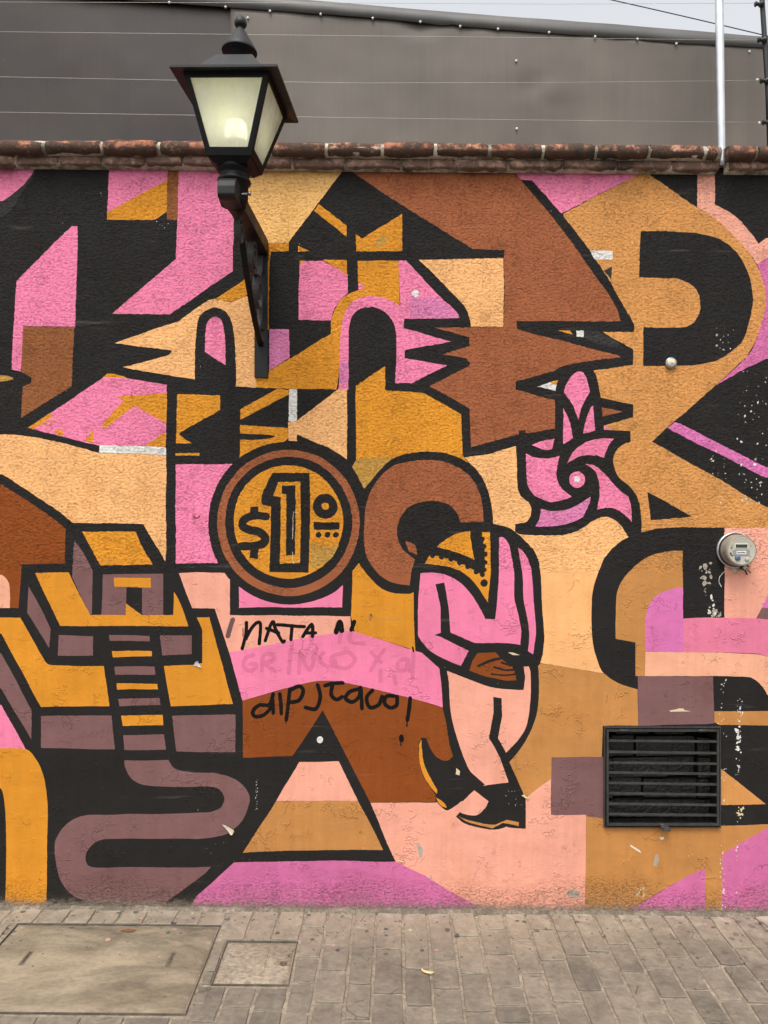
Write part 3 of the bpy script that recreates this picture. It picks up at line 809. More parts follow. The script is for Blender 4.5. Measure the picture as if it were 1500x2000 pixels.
def ground_bits(m, c, strength=1.0):
    """spatter of paint drops and gum near the wall, dust film; world position"""
    g = m.n('ShaderNodeNewGeometry')
    sp = m.n('ShaderNodeSeparateXYZ'); m.l(g.outputs['Position'], sp.inputs[0])
    y = sp.outputs[1]
    near = m.mr(y, -.42, -.02)
    wv = g.outputs['Position']
    def spots(scale, thr, keep, loc, col, fac=1.0, area=None, stretch=(1, 1, 0)):
        nonlocal c
        mp = m.mapping(tuple(scale * s for s in stretch), src=wv, loc=loc)
        nd = m.n('ShaderNodeTexVoronoi'); nd.inputs['Scale'].default_value = 1
        m.l(mp, nd.inputs['Vector'])
        cs = m.n('ShaderNodeSeparateColor'); m.l(nd.outputs['Color'], cs.inputs[0])
        rr = m.math('MULTIPLY', cs.outputs[1], thr)
        dn = m.noise(m.mapping((90, 90, 90), src=wv, loc=loc), 1, 2, .5)
        dd = m.math('ADD', nd.outputs['Distance'], m.math('MULTIPLY', m.math('SUBTRACT', dn, .5), .12))
        inside = m.math('LESS_THAN', dd, rr)
        k = m.math('LESS_THAN', cs.outputs[0], keep if area is None else m.math('MULTIPLY', area, keep))
        c = m.mix(m.math('MULTIPLY', m.math('MULTIPLY', inside, k), fac), c, col)
    spots(30, .34, .42, (1, 2, 0), (.055, .055, .058), .8, near)
    spots(52, .30, .45, (5, 2, 0), (.06, .058, .055), .75, near)
    spots(17, .16, .30, (8, 3, 0), (.07, .065, .06), .55)
    xr = m.mr(sp.outputs[0], .75, 1.25)
    spots(34, .46, .9, (3, 9, 0), (.12, .10, .085), .7, m.math('MULTIPLY', near, xr))
    spots(23, .26, .20, (2, 7, 0), (.55, .30, .20), .75, near)
    spots(27, .22, .16, (4, 4, 0), (.50, .22, .26), .7, near)
    spots(31, .22, .14, (6, 1, 0), (.50, .45, .25), .6, near)
    pale = m.math('MULTIPLY', m.mr(m.noise(m.mapping((14, 14, 0), src=wv), 1, 7, .72), .50, .62), m.mr(y, -.20, -.03))
    xx = m.mr(sp.outputs[0], .55, 1.0, .35, 1)
    c = m.mix(m.math('MULTIPLY', m.math('MULTIPLY', pale, xx), .62), c, (.46, .40, .34))
    return c

def stone_material():
    m = NT('grey_paving_stone')
    oi = m.n('ShaderNodeObjectInfo')
    g = m.n('ShaderNodeNewGeometry'); wv = g.outputs['Position']
    ca = m.mix(oi.outputs['Random'], (.150, .129, .102), (.226, .191, .146))
    n = m.noise(m.mapping((7, 7, 7), src=wv), 1, 6, .6, .4)
    c = m.mix(1, ca, m.ramp(n, [(.3, .76), (.7, 1.22)]), 'MULTIPLY')
    n2 = m.noise(m.mapping((40, 60, 40), src=wv), 1, 6, .65, .5)
    c = m.mix(1, c, m.ramp(n2, [(.3, .80), (.7, 1.16)]), 'MULTIPLY')
    sp = m.n('ShaderNodeSeparateXYZ'); m.l(wv, sp.inputs[0])
    dust = m.mr(m.math('ADD', sp.outputs[1], m.math('MULTIPLY', m.math('SUBTRACT', n, .5), .25)), -.38, -.02, 0, .55)
    c = m.mix(dust, c, (.37, .30, .215))
    # wandering scratches / cleft lines
    cr = m.voro(m.mapping((6, 9, 6), src=wv, loc=(2, 2, 2)), 1, 'DISTANCE_TO_EDGE')
    ck = m.math('MULTIPLY', m.mr(cr, .012, 0), m.mr(m.noise(m.mapping((9, 9, 9), src=wv, loc=(4, 4, 4)), 1, 3, .5), .56, .60))
    c = m.mix(m.math('MULTIPLY', ck, .6), c, (.06, .05, .045))
    c = ground_bits(m, c)
    n5 = m.noise(m.mapping((26, 20, 26), src=wv, loc=(1, 8, 1)), 1, 5, .62, .6)
    c = m.mix(1, c, m.ramp(n5, [(.35, .86), (.65, 1.10)]), 'MULTIPLY')
    h = m.math('ADD', m.math('MULTIPLY', n5, 1.1), m.math('MULTIPLY', n2, .35))
    h = m.math('SUBTRACT', h, m.math('MULTIPLY', ck, .4))
    return m.fin(c, m.mr(n2, .3, .7, .62, .82), m.bump(h, .9, .006), 0, .25)
M_stone = stone_material()

def sand_material():
    m = NT('sandy_joint_mortar')
    g = m.n('ShaderNodeNewGeometry'); wv = g.outputs['Position']
    n = m.noise(m.mapping((60, 60, 60), src=wv), 1, 6, .7)
    n2 = m.noise(m.mapping((8, 8, 8), src=wv), 1, 4, .6)
    c = m.mix(m.mr(n, .35, .65), (.19, .155, .115), (.36, .30, .225))
    c = m.mix(1, c, m.ramp(n2, [(.3, .75), (.7, 1.15)]), 'MULTIPLY')
    c = ground_bits(m, c)
    return m.fin(c, .95, m.bump(n, 1, .005), 0, .2)
M_sand = sand_material()

def concrete_material(name, a, b, k=.86):
    m = NT(name)
    g = m.n('ShaderNodeNewGeometry'); wv = g.outputs['Position']
    n = m.noise(m.mapping((2.6, 6.5, 4), src=wv), 1, 7, .62, .8)
    n2 = m.noise(m.mapping((50, 70, 50), src=wv), 1, 6, .7)
    c = m.mix(m.mr(n, .36, .64), a, b)
    c = m.mix(1, c, m.ramp(n2, [(.36, k), (.6, 1.10)]), 'MULTIPLY')
    n4 = m.noise(m.mapping((4, 16, 4), src=wv, loc=(7, 3, 3)), 1, 5, .6, .6)
    c = m.mix(m.mr(n4, .56, .72, 0, .5), c, (.40, .32, .20))
    c = ground_bits(m, c)
    h = m.math('ADD', m.math('MULTIPLY', n, .8), m.math('MULTIPLY', n2, .35))
    return m.fin(c, .8, m.bump(h, .8, .004), 0, .3)
M_conc = concrete_material('stained_concrete', (.130, .105, .072), (.300, .245, .170))
M_conc2 = concrete_material('pale_speckled_concrete', (.20, .16, .115), (.36, .30, .225), .55)

# ------------------------------------------------------------------ GROUND (slopes down a little to the right)
def GZ(x): return -.006 - .0093 * x
def gd(py): return H * F / (py - 1000)             # distance from camera of a ground point
def gy(py): return -(D - gd(py))                    # world y
def gx(px, py): return (px - 750) / F * gd(py)
gb = MB()
gb.add([(-150, -150, GZ(-1.0) * 0 - .09 + .02), (150, -150, -.07), (150, 150, -.07), (-150, 150, -.07)], [(0, 1, 2, 3)])
gm = simple('grey_asphalt', (.05, .05, .05), .85, 0, .2, 3, .8, 60, .004)
go = gb.build('ground', gm); tag(go, kind='structure')

pav = empty('pavement'); tag(pav, kind='structure')
bed = MB()
NX, NY = 120, 30
vs = []
for j in range(NY + 1):
    for i in range(NX + 1):
        x = -2.7 + 5.4 * i / NX; y = -2.2 + 2.22 * j / NY
        vs.append((x, y, GZ(x) - .0042 + .0020 * noise.noise(Vector((x * 22, y * 22, 0)))))
bed.add(vs, [(j * (NX + 1) + i, j * (NX + 1) + i + 1, (j + 1) * (NX + 1) + i + 1, (j + 1) * (NX + 1) + i) for j in range(NY) for i in range(NX)], True)
bed.build('joint_bed', M_sand, pav)

def stone(x0, x1, ya, yb, ze=0, skew=None, j=.0022):
    """one paving stone between world x0..x1 (at the wall) and y ya..yb, ya nearer the camera; columns lean a degree"""
    g_ = .0040 + random.uniform(-.001, .0015)
    mb = MB()
    lean = lambda y: (y + .066) * (.017 if skew is None else skew)
    rj = lambda: random.uniform(-j, j)
    cx, cy = (x0 + x1) / 2, (ya + yb) / 2
    top = random.uniform(-.0015, .0030) + ze
    tx, ty = random.uniform(-.006, .006), random.uniform(-.004, .004)
    def ring(inset, z):
        cs = []
        for (x, y) in ((x0 + g_, ya + g_), (cx, ya + g_), (x1 - g_, ya + g_), (x1 - g_, cy), (x1 - g_, yb - g_), (cx, yb - g_), (x0 + g_, yb - g_), (x0 + g_, cy)):
            cs.append([x, y])
        return cs, inset, z
    base = []
    cs, _, _ = ring(0, 0)
    cs = [[a + rj(), b + rj()] for a, b in cs]
    for k in (0, 2, 4, 6):           # worn corners
        cs[k][0] += (cx - cs[k][0]) * .05; cs[k][1] += (cy - cs[k][1]) * .03
    for inset, z in ((0, -.03), (0, top - .0022), (.0028, top)):
        for a, b in cs:
            dx, dy = cx - a, cy - b
            L = math.hypot(dx, dy) or 1
            a2, b2 = a + dx / L * inset, b + dy / L * inset
            xx = a2 + lean(b2)
            base.append((xx - 0, b2, GZ(xx) + z + ((a2 - cx) * tx + (b2 - cy) * ty if z > -.02 else 0)))
    fs = [tuple(range(16, 24))]
    for r0 in (0, 8):
        for k in range(8):
            k2 = (k + 1) % 8
            fs.append((r0 + k, r0 + k2, r0 + 8 + k2, r0 + 8 + k))
    mb.add(base, fs)
    mb.build('paving_stone', M_stone, pav)

DW = gd(1793)
colx = [448, 492, 543, 595, 639, 691, 735, 787, 835, 883, 931, 987, 1029, 1077, 1121, 1164, 1209, 1257, 1302, 1347, 1392, 1437, 1482, 1527, 1572, 1617, 1662, 1707]
brk = {3: [1810, 1868, 1918, 1977], 4: [1844, 1893, 1956], 5: [1809, 1866, 1920, 1989], 6: [1851, 1937], 7: [1814, 1890, 1961], 8: [1871, 1927, 1989],
       9: [1825, 1897, 1971], 10: [1809, 1859, 1922, 1958, 1991], 11: [1832, 1896, 1970], 12: [1810, 1871, 1951], 13: [1860, 1928], 14: [1853, 1917, 1995],
       15: [1838, 1891, 1968], 16: [1845, 1884, 1940], 17: [1862, 1923, 1990], 18: [1880, 1944], 19: [1876, 1950], 20: [1842, 1905], 21: [1866, 1940]}
wx = lambda px: (px - 750) / F * DW
FOOT = -.012
YEND = -.95
def column(x0, x1, ys):
    y = FOOT
    for nb in ys:
        if y - nb > .03: stone(x0, x1, nb, y)
        y = nb
    while y > YEND:
        L = random.uniform(.15, .25)
        stone(x0, x1, y - L, y); y -= L
for k in range(3, len(colx) - 1):
    ys = [gy(p) for p in brk.get(k, [1830 + random.random() * 40])]
    column(wx(colx[k]), wx(colx[k + 1]), ys)
# columns met by the small cover
SCx0, SCx1, SCy0, SCy1 = -.566, -.314, gy(1922.5), gy(1838)
for k, b in ((0, 1832), (1, 1835), (2, 1834)):
    stone(wx(colx[k]), wx(colx[k + 1]) - (.0 if k < 2 else .002), gy(1835), FOOT)
    y = SCy0 - .008
    ys = {0: [1995], 1: [1966], 2: [1972]}[k]
    for q in ys:
        x0, x1 = wx(colx[k]), wx(colx[k + 1])
        stone(x0, x1, gy(q), y); y = gy(q)
    while y > YEND:
        L = random.uniform(.15, .22); stone(wx(colx[k]), wx(colx[k + 1]), y - L, y); y -= L
# narrow stones between the two covers, and the column left of column 0 below the covers
BCy0, BCy1 = gy(1981), gy(1808)
BCx0, BCx1 = -1.372, -.614
stone(-.606, -.568, gy(1868), gy(1838), skew=0); stone(-.606, -.568, gy(1897), gy(1868), skew=0); stone(-.606, -.568, gy(1923), gy(1897), skew=0)
stone(-.606, -.562, gy(1962), gy(1926), skew=0)
stone(-.612, -.585, BCy0, gy(1964), skew=0)
# stones in the strip between wall and big cover
js = [-90, -20, 24, 84, 140, 188, 240, 292, 350, 398, 446]
for a, b in zip(js[:-1], js[1:]):
    d_ = gd(1782)
    stone((a - 750) / F * d_, (b - 750) / F * d_, BCy1 + .006, FOOT, skew=0)
# stones in front of the big cover
x = -1.93
while x < -.60:
    wd_ = random.uniform(.10, .17)
    y = BCy0 - .012
    while y > YEND:
        L = random.uniform(.09, .13); stone(x, min(x + wd_, -.59), y - L, y, skew=0); y -= L
    x += wd_
# slab left of the big cover
x = -1.93
for y0, y1 in ((BCy1 + .004, BCy1 - .20), (BCy1 - .20, BCy0 - .01)):
    stone(-1.93, -1.65, y1, y0, skew=0); stone(-1.65, BCx0 - .02, y1, y0, skew=0)
# the paving further out reads as one mass
fb = MB()
for i in range(34):
    y = YEND - .15
    x0 = -1.95 + i * .115
    while y > -2.1:
        L = random.uniform(.15, .24)
        fb.box(x0 + .005, x0 + .11, y - L + .005, y - .005, GZ(x0) - .03, GZ(x0) + .001, 0, .003); y -= L
fo = fb.build('far_paving', M_stone, pav); tag(fo, kind='stuff')

# mortar fillet along the wall's foot
mf = MB()
vs = []; N = 260
for i in range(N + 1):
    x = -2.4 + 4.8 * i / N
    a = noise.noise(Vector((x * 9, 0, 0))); b = noise.noise(Vector((x * 31, 4, 0)))
    wr = .014 + .014 * a + .008 * b + max(0, (x - .7) * .012)
    hh = .007 + .008 * b + .005 * a
    z = GZ(x)
    vs += [(x, .02, z + hh + .004), (x, -.0015, z + hh), (x, -.6 * wr - .004, z + .006 + .002 * b), (x, -wr - .012, z - .003)]
fs = [(4 * i + k, 4 * i + 4 + k, 4 * i + 5 + k, 4 * i + 1 + k) for i in range(N) for k in range(3)]
mf.add(vs, [f[::-1] for f in fs], True)
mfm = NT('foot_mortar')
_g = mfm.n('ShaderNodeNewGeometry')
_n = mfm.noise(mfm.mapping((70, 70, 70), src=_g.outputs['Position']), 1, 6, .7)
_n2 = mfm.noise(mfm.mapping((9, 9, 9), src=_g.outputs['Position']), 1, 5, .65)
_c = mfm.mix(mfm.mr(_n, .35, .65), (.12, .098, .074), (.33, .275, .21))  # mortar tones darkened to paint in contact shade along the wall foot
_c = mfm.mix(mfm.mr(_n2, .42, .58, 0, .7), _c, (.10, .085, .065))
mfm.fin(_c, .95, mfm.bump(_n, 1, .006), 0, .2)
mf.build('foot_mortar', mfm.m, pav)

# ------------------------------------------------------------------ concrete covers
def cover(name, x0, x1, y0, y1, mat, rim):
    cx, cy = (x0 + x1) / 2, (y0 + y1) / 2
    root = empty(name, (cx, cy, GZ(cx)))
    root.rotation_euler = (0, math.atan(.0093), 0)
    hx, hy = (x1 - x0) / 2, (y1 - y0) / 2
    mb = MB()
    n = 26
    vs = []
    for j in range(n + 1):
        for i in range(n + 1):
            u, v = -1 + 2 * i / n, -1 + 2 * j / n
            px_, py_ = u * (hx - .007), v * (hy - .007)
            e = min(1 - abs(u), 1 - abs(v)) * n / 2
            z = .0015 + .0012 * noise.noise(Vector((px_ * 12, py_ * 12, 5))) - (.004 if e < .01 else 0)
            vs.append((px_, py_, z))
    mb.add(vs, [(j * (n + 1) + i, j * (n + 1) + i + 1, (j + 1) * (n + 1) + i + 1, (j + 1) * (n + 1) + i) for j in range(n) for i in range(n)], True)
    mb.box(-hx + .008, hx - .008, -hy + .008, hy - .008, -.04, -.006)
    mb.build('slab', mat, root)
    rb = MB()
    t = rim
    for s in (-1, 1):
        rb.box(-hx - t, hx + t, s * hy - t / 2, s * hy + t / 2, -.03, .0022)
        rb.box(s * hx - t / 2, s * hx + t / 2, -hy + t / 2, hy - t / 2, -.03, .0018)
    rb.build('rim', simple(name + '_rusty_rim', (.10, .082, .060), .85, 0, .4, 30, .6, 120, .002), root)
    return root
bc = cover('concrete_cover', BCx0, BCx1, BCy0, BCy1, M_conc, .0032)
tag(bc, 'large stained concrete access cover with two lifting slots set in the pavement', 'cover')
for sx, sy in ((-.245, .03), (.255, .03)):
    q = MB()
    q.box(-.0085, .0085, -.040, .040, .0028, .0036)
    o = q.build('slot_hollow', simple('slot_dirt', (.15, .12, .085), .95, 0, .4, 60, 1, 120, .004), bc); o.location = (sx, sy, 0)
    q = MB()
    q.tube([(0, -.038, -.001), (0, -.03, .006), (0, .03, .006), (0, .038, -.001)], .0032, 8)
    o = q.build('lifting_bar', simple('rusty_bar', (.13, .105, .078), .7, .3, .4, 60, .6, 120, .002), bc); o.location = (sx, sy, 0)
q = MB()                      # a drop of brown paint
n = 22
vs = [(0, 0, 0)] + [((.026 + .006 * math.sin(k * 1.7)) * math.cos(2 * math.pi * k / n), (.011 + .003 * math.sin(k * 2.3)) * math.sin(2 * math.pi * k / n), 0) for k in range(n)]
q.add(vs, [(0, k + 1, (k + 1) % n + 1) for k in range(n)])
o = q.build('paint_spill', simple('dried_brown_paint', (.20, .085, .045), .5, 0, .2, 90, .2, 120, .001), bc); o.location = (gx(250, 1821) - bc.location.x, gy(1821) - bc.location.y, .0052)
sc_ = cover('small_concrete_cover', SCx0, SCx1, SCy0, SCy1, M_conc2, .0028)
tag(sc_, 'small square pale concrete meter cover with worn raised letters and a dark rim', 'cover')
tc = bpy.data.curves.new('worn_letters', 'FONT')
tc.body = 'AGUA'
tc.size = .030; tc.extrude = .0008
to = bpy.data.objects.new('worn_letters', tc)
COL.objects.link(to)
dg = bpy.context.evaluated_depsgraph_get()
tm = bpy.data.meshes.new_from_object(to.evaluated_get(dg))
bpy.data.objects.remove(to)
def cast_text(text, size, loc, rotz, mat, parent, name):
    tc = bpy.data.curves.new(name, 'FONT'); tc.body = text; tc.size = size; tc.extrude = .0007; tc.align_x = 'CENTER'
    t_ = bpy.data.objects.new(name, tc); COL.objects.link(t_)
    m_ = bpy.data.meshes.new_from_object(t_.evaluated_get(bpy.context.evaluated_depsgraph_get()))
    bpy.data.objects.remove(t_)
    m_.materials.clear(); m_.materials.append(mat)
    o_ = bpy.data.objects.new(name, m_); COL.objects.link(o_); o_.parent = parent
    o_.location = loc; o_.rotation_euler = (0, 0, rotz)
    return o_
q = MB(); q.lathe([(.0, .0), (.010, .0), (.013, .003), (.009, .004), (.006, .001), (0, .001)], 14, (0, 0, 0)); o = q.build('finger_hole', simple('hole_dirt', (.12, .085, .055), .9, 0, .5, 90, 1, 150, .004), sc_); o.location = (.094, -.012, .0015)
q = MB(); q.box(-.0035, .0035, -.075, .075, .0025, .0042); o = q.build('raised_rib', M_conc2, sc_); o.location = (.030, .015, 0)

# fallen leaf
lf = MB()
vs = []; n = 10
for i in range(n + 1):
    a = math.pi * (.1 + .8 * i / n)
    wv_ = .007 * math.sin(math.pi * i / n) + .0006
    for k, r in ((0, .026), (1, .026 - wv_)):
        vs.append((r * math.cos(a), -r * math.sin(a) * 1.0, .004 + .004 * k + .003 * math.sin(math.pi * i / n)))
fs = [(2 * i, 2 * i + 1, 2 * i + 3, 2 * i + 2) for i in range(n)]
lf.add(vs, fs, True)
lo = lf.build('fallen_leaf', M_leaf)
smd = lo.modifiers.new('thickness', 'SOLIDIFY'); smd.thickness = .0012
lo.location = (gx(838, 1900), gy(1893), GZ(.13) + .002)
lo.rotation_euler = (0, 0, R(-28))
tag(lo, 'small dry curled yellow leaf lying on the paving stones', 'leaf')

# ------------------------------------------------------------------ WALL
wall = empty('painted_wall')
tag(wall, 'street wall with a pink, ochre, brown and black mural under a red brick coping', 'wall')
pm = build_mural()
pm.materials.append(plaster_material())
po = bpy.data.objects.new('plaster', pm)
COL.objects.link(po); po.parent = wall
X0w, X1w = WX(-EX - 10), WX(1510 + EX)
core = MB()
hx0, hx1 = WX(GX0), WX(GX1); hz0, hz1 = WZ(GY1), WZ(GY0)
RD = .13
core.box(X0w, X1w, RD + .02, .24, -.1, 2.89)                 # masonry behind the plaster
core.box(X0w, hx0 - .004, .001, RD + .018, -.1, 2.885)
core.box(hx1 + .004, X1w, .001, RD + .018, -.1, 2.885)
core.box(hx0 - .004, hx1 + .004, .001, RD + .018, hz1 + .004, 2.885)
core.box(hx0 - .004, hx1 + .004, .001, RD + .018, -.1, hz0 - .004)
core.build('masonry_core', M_mortar, wall)
# coping -----------------------------------------------------------
SL = -.008
def cz(x): return SL * x
def coping_brick(x0, x1, yf, z0, z1, nose, mat, dz=0):
    """bullnosed brick: profile in y-z extruded along x with chips"""
    zc = (z0 + z1) / 2; hh = (z1 - z0) / 2
    cx = (x0 + x1) / 2
    prof = [(.16, -hh), (yf + nose * .55, -hh), (yf + nose * .12, -hh * .62), (yf, -hh * .1), (yf + nose * .10, hh * .45), (yf + nose * .45, hh * .85), (yf + nose * 1.3, hh), (.16, hh)]
    segs = 8; vs = []; n = len(prof)
    hx = (x1 - x0) / 2
    for i in range(segs):
        x = -hx + 2 * hx * i / (segs - 1)
        e = .0025 if i in (0, segs - 1) else 0
        for (y, z) in prof:
            r = .0026
            inn = e if y < .1 else 0
            vs.append((x + random.uniform(-r, r), y + inn + random.uniform(-r, r), z * (1 - (.06 if e else 0)) + random.uniform(-r, r)))
    fs = [(i * n + k, i * n + (k + 1) % n, (i + 1) * n + (k + 1) % n, (i + 1) * n + k) for i in range(segs - 1) for k in range(n)]
    fs += [tuple(range(n))[::-1], tuple((segs - 1) * n + k for k in range(n))]
    mb = MB(); mb.add(vs, [f[::-1] for f in fs], True)
    o = mb.build('brick', mat, wall)
    o.location = (cx, 0, zc + cz(cx) + dz)
    o.rotation_euler = (random.uniform(-.015, .015), math.atan(-SL) + random.uniform(-.006, .006), 0)
    for k in (len(fs) - 1, len(fs) - 2): o.data.polygons[k].use_smooth = False
def row(joints, dpt, yf, z0, z1, nose, mat, gap, dz=0):
    for a, b in zip(joints[:-1], joints[1:]):
        coping_brick(WX(a, dpt) + gap, WX(b, dpt) - gap, yf + random.uniform(-.007, .004), z0 - random.uniform(-.002, .003), z1 + random.uniform(-.003, .002), nose, mat, dz + random.uniform(-.002, .002))
dU, dLw = D - .075, D - .040
uz0, uz1 = WZ(300, dU), WZ(273, dU)
lz0, lz1 = WZ(325, dLw), WZ(304, dLw)
row([-420, -350, -240, -130, -24, 83, 197, 308, 416, 526, 637, 747, 851, 957, 1062, 1165, 1270, 1380, 1408], dU, -.075, uz0, uz1, .03, M_brick, .0075)
row([1422, 1480, 1590, 1700, 1810, 1910], dU, -.075, uz0, uz1, .03, M_brick, .006, -.002)
row([-420, -330, -230, -140, -60, 28, 115, 198, 283, 356, 462, 570, 675, 783, 838, 887, 993, 1100, 1205, 1312, 1407], dLw, -.040, lz0, lz1, .008, M_brick2, .004)
row([1424, 1515, 1600, 1710, 1815, 1910], dLw, -.040, lz0, lz1, .008, M_brick2, .004, -.002)
# mortar bed and joints behind the brick noses
mb = MB()
for xa, xb in ((X0w, WX(1407, D - .05)), (WX(1424, D - .05), X1w)):
    N = max(6, int((xb - xa) / .012)); vs = []
    for i in range(N + 1):
        x = xa + (xb - xa) * i / N
        a = noise.noise(Vector((x * 40, 1, 0))) * .007; b = noise.noise(Vector((x * 23, 6, 0))) * .007
        c = cz(x)
        vs += [(x, -.003, lz0 - .004 + c), (x, -.030 + a, lz0 + .004 + c), (x, -.033 + b, lz1 - .002 + c), (x, -.040 + a, uz0 - .004 + c), (x, -.060 + b, uz0 + .007 + c),
               (x, -.070 + a, (uz0 + uz1) / 2 + c), (x, -.055 + b, uz1 - .006 + c), (x, -.02, uz1 - .001 + c), (x, .2, uz1 - .001 + c), (x, .2, lz0 - .004 + c)]
    fs = [(10 * i + k, 10 * i + 10 + k, 10 * i + 10 + (k + 1) % 10, 10 * i + (k + 1) % 10) for i in range(N) for k in range(10)]
    fs += [tuple(range(10)), tuple(10 * N + k for k in range(10))[::-1]]
    mb.add(vs, fs, True)
mb.build('coping_mortar', M_mortar, wall)
# recess behind the grille -----------------------------------------
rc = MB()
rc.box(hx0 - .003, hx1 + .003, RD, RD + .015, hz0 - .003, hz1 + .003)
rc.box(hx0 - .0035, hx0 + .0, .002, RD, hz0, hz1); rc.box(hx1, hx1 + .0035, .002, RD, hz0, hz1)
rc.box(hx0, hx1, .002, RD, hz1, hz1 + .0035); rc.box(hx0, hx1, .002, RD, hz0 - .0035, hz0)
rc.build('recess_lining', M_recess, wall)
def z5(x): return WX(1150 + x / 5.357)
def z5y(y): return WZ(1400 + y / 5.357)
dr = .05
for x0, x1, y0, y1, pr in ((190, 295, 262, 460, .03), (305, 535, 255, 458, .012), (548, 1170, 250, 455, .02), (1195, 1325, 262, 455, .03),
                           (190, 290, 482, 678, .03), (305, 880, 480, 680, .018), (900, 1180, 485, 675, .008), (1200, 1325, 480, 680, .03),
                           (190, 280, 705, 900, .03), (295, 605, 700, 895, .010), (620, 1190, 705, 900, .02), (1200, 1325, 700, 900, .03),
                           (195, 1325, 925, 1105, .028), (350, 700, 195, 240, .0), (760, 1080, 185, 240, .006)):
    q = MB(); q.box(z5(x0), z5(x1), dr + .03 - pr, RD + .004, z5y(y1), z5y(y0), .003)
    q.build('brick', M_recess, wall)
# flakes and hook
def flake(px, py, pts, mat, lift=.006, name='paint_flake'):
    q = MB(); n = len(pts)
    q.add([(x * .002, -lift * (.2 + .8 * (i % 3) / 2) - .001, -y * .002) for i, (x, y) in enumerate(pts)], [tuple(range(n))])
    o = q.build(name, mat, wall); o.location = (WX(px), 0, WZ(py))
    s = o.modifiers.new('thickness', 'SOLIDIFY'); s.thickness = .0012
flake(446, 1618, [(-12, -8), (-5, -7), (11, 2), (12, 6), (8, 12), (5, 11), (-2, 3)], M_cream)
flake(385, 1297, [(-7, 3), (-3, -4), (2, -7), (4, -1), (7, 4), (9, 6), (0, 4)], simple('grey_flake', (.5, .5, .52), .7))
flake(1027, 1555, [(-9, -2), (-4, -4), (2, -1), (8, 3), (5, 5), (-2, 2)], M_leaf)
flake(783, 1682, [(-8, -2), (0, -3), (7, 1), (2, 3)], simple('salmon_flake', pc(250, 190, 160), .7))
hk = MB()
hk.tube([(0, .01, 0), (0, -.012, 0), (.006, -.022, -.003), (.018, -.024, -.008), (.024, -.022, -.004), (.026, -.02, .002)], .0032, 8)
ho = hk.build('wall_hook', simple('pink_painted_hook', (.22, .05, .07), .6, 0, .4, 60, .5, 150, .001))
ho.location = (WX(379), 0, WZ(1008))
tag(ho, 'small bent hook painted over, sticking out of the pink panel left of the coin', 'hook')
# small round fitting
rf = empty('round_wall_fitting', (WX(1309), 0, WZ(710)))
tag(rf, 'small round cream fitting with a dark slit, in the wall below the black D shape', 'wall fitting')
q = MB(); q.lathe([(.0225, -.002), (.0225, .010), (.021, .013), (.0165, .0135)], 26, axis='y'); q.build('outer_ring', M_steel, rf)
q = MB(); q.lathe([(.0165, .012), (.0155, .0165), (.010, .0195), (.003, .0205)], 24, axis='y'); q.build('dome', M_cream, rf)
q = MB(); q.tube([(-.014 + .028 * i / 8, -.0195 + .0045 * abs(i - 4) / 4, .001 - .005 * math.sin(math.pi * i / 8)) for i in range(9)], .0022, 6); q.build('slit', M_blackp, rf)
q = MB(); q.tube([(-.013 + .026 * i / 8, -.0175 + .003 * abs(i - 4) / 4, .003 + .006 * math.sin(math.pi * i / 8)) for i in range(9)], .0012, 6); q.build('lip', M_steel, rf)

# ------------------------------------------------------------------ ventilation grille
gr = empty('vent_grille', (WX(1291.5), -.001, WZ(1516.5)))
tag(gr, 'black iron ventilation grille with eight horizontal bars over a recess in the wall', 'grille')
gxx = lambda px: WX(px) - gr.location.x
gzz = lambda py: WZ(py) - gr.location.z
q = MB()      # outer angle-iron frame
ox0, ox1, oz0, oz1 = gxx(1178.5), gxx(1405.5), gzz(1614.5), gzz(1418.5)
T_ = .004
q.box(ox0, ox1, -.012, .012, oz1 - T_, oz1); q.box(ox0, ox1, -.012, .012, oz0, oz0 + T_)
q.box(ox0, ox0 + T_, -.011, .012, oz0 + T_, oz1 - T_); q.box(ox1 - T_, ox1, -.011, .012, oz0 + T_, oz1 - T_)
q.build('outer_frame', M_grille, gr)
q = MB()
ix0, ix1, iz0, iz1 = gxx(1182.5), gxx(1401.3), gzz(1609.5), gzz(1422.8)
t2 = .0078
q.box(ix0, ix1, -.016, -.004, iz1 - t2, iz1); q.box(ix0, ix1, -.016, -.004, iz0, iz0 + t2)
q.box(ix0, ix0 + t2, -.0155, -.004, iz0 + t2, iz1 - t2); q.box(ix1 - t2, ix1, -.0155, -.004, iz0 + t2, iz1 - t2)
q.build('door_frame', M_grille, gr)
for k, (ya, yb) in enumerate(((1445, 1446.8), (1466.8, 1469.4), (1487.8, 1490), (1507, 1509.8), (1527.3, 1530.3), (1547.3, 1550.4), (1567.8, 1570.4), (1588, 1590.2))):
    q = MB()
    za, zb = gzz(ya) , gzz(yb)
    xa, xb = ix0 + t2 - .001, ix1 - t2 + .001
    hh = .0034
    q.add([(xa, -.0135, za - hh), (xb, -.0135, zb - hh), (xb, -.0035, zb - hh + .002), (xa, -.0035, za - hh + .002), (xa, -.0135, za + hh - .003), (xb, -.0135, zb + hh - .003), (xb, -.0035, zb + hh), (xa, -.0035, za + hh)],
          [(3, 2, 1, 0), (4, 5, 6, 7), (0, 1, 5, 4), (1, 2, 6, 5), (2, 3, 7, 6), (3, 0, 4, 7)])
    q.build('bar', M_grille, gr)
for px in (1217, 1370):
    q = MB(); q.tube([(gxx(px) - .022, -.018, gzz(1424)), (gxx(px) + .0, -.018, gzz(1424)), (gxx(px) + .022, -.018, gzz(1424.6))], .004, 8); q.box(gxx(px) - .018, gxx(px) + .018, -.0185, -.0125, gzz(1427), gzz(1422))
    q.build('hinge', M_grille, gr)
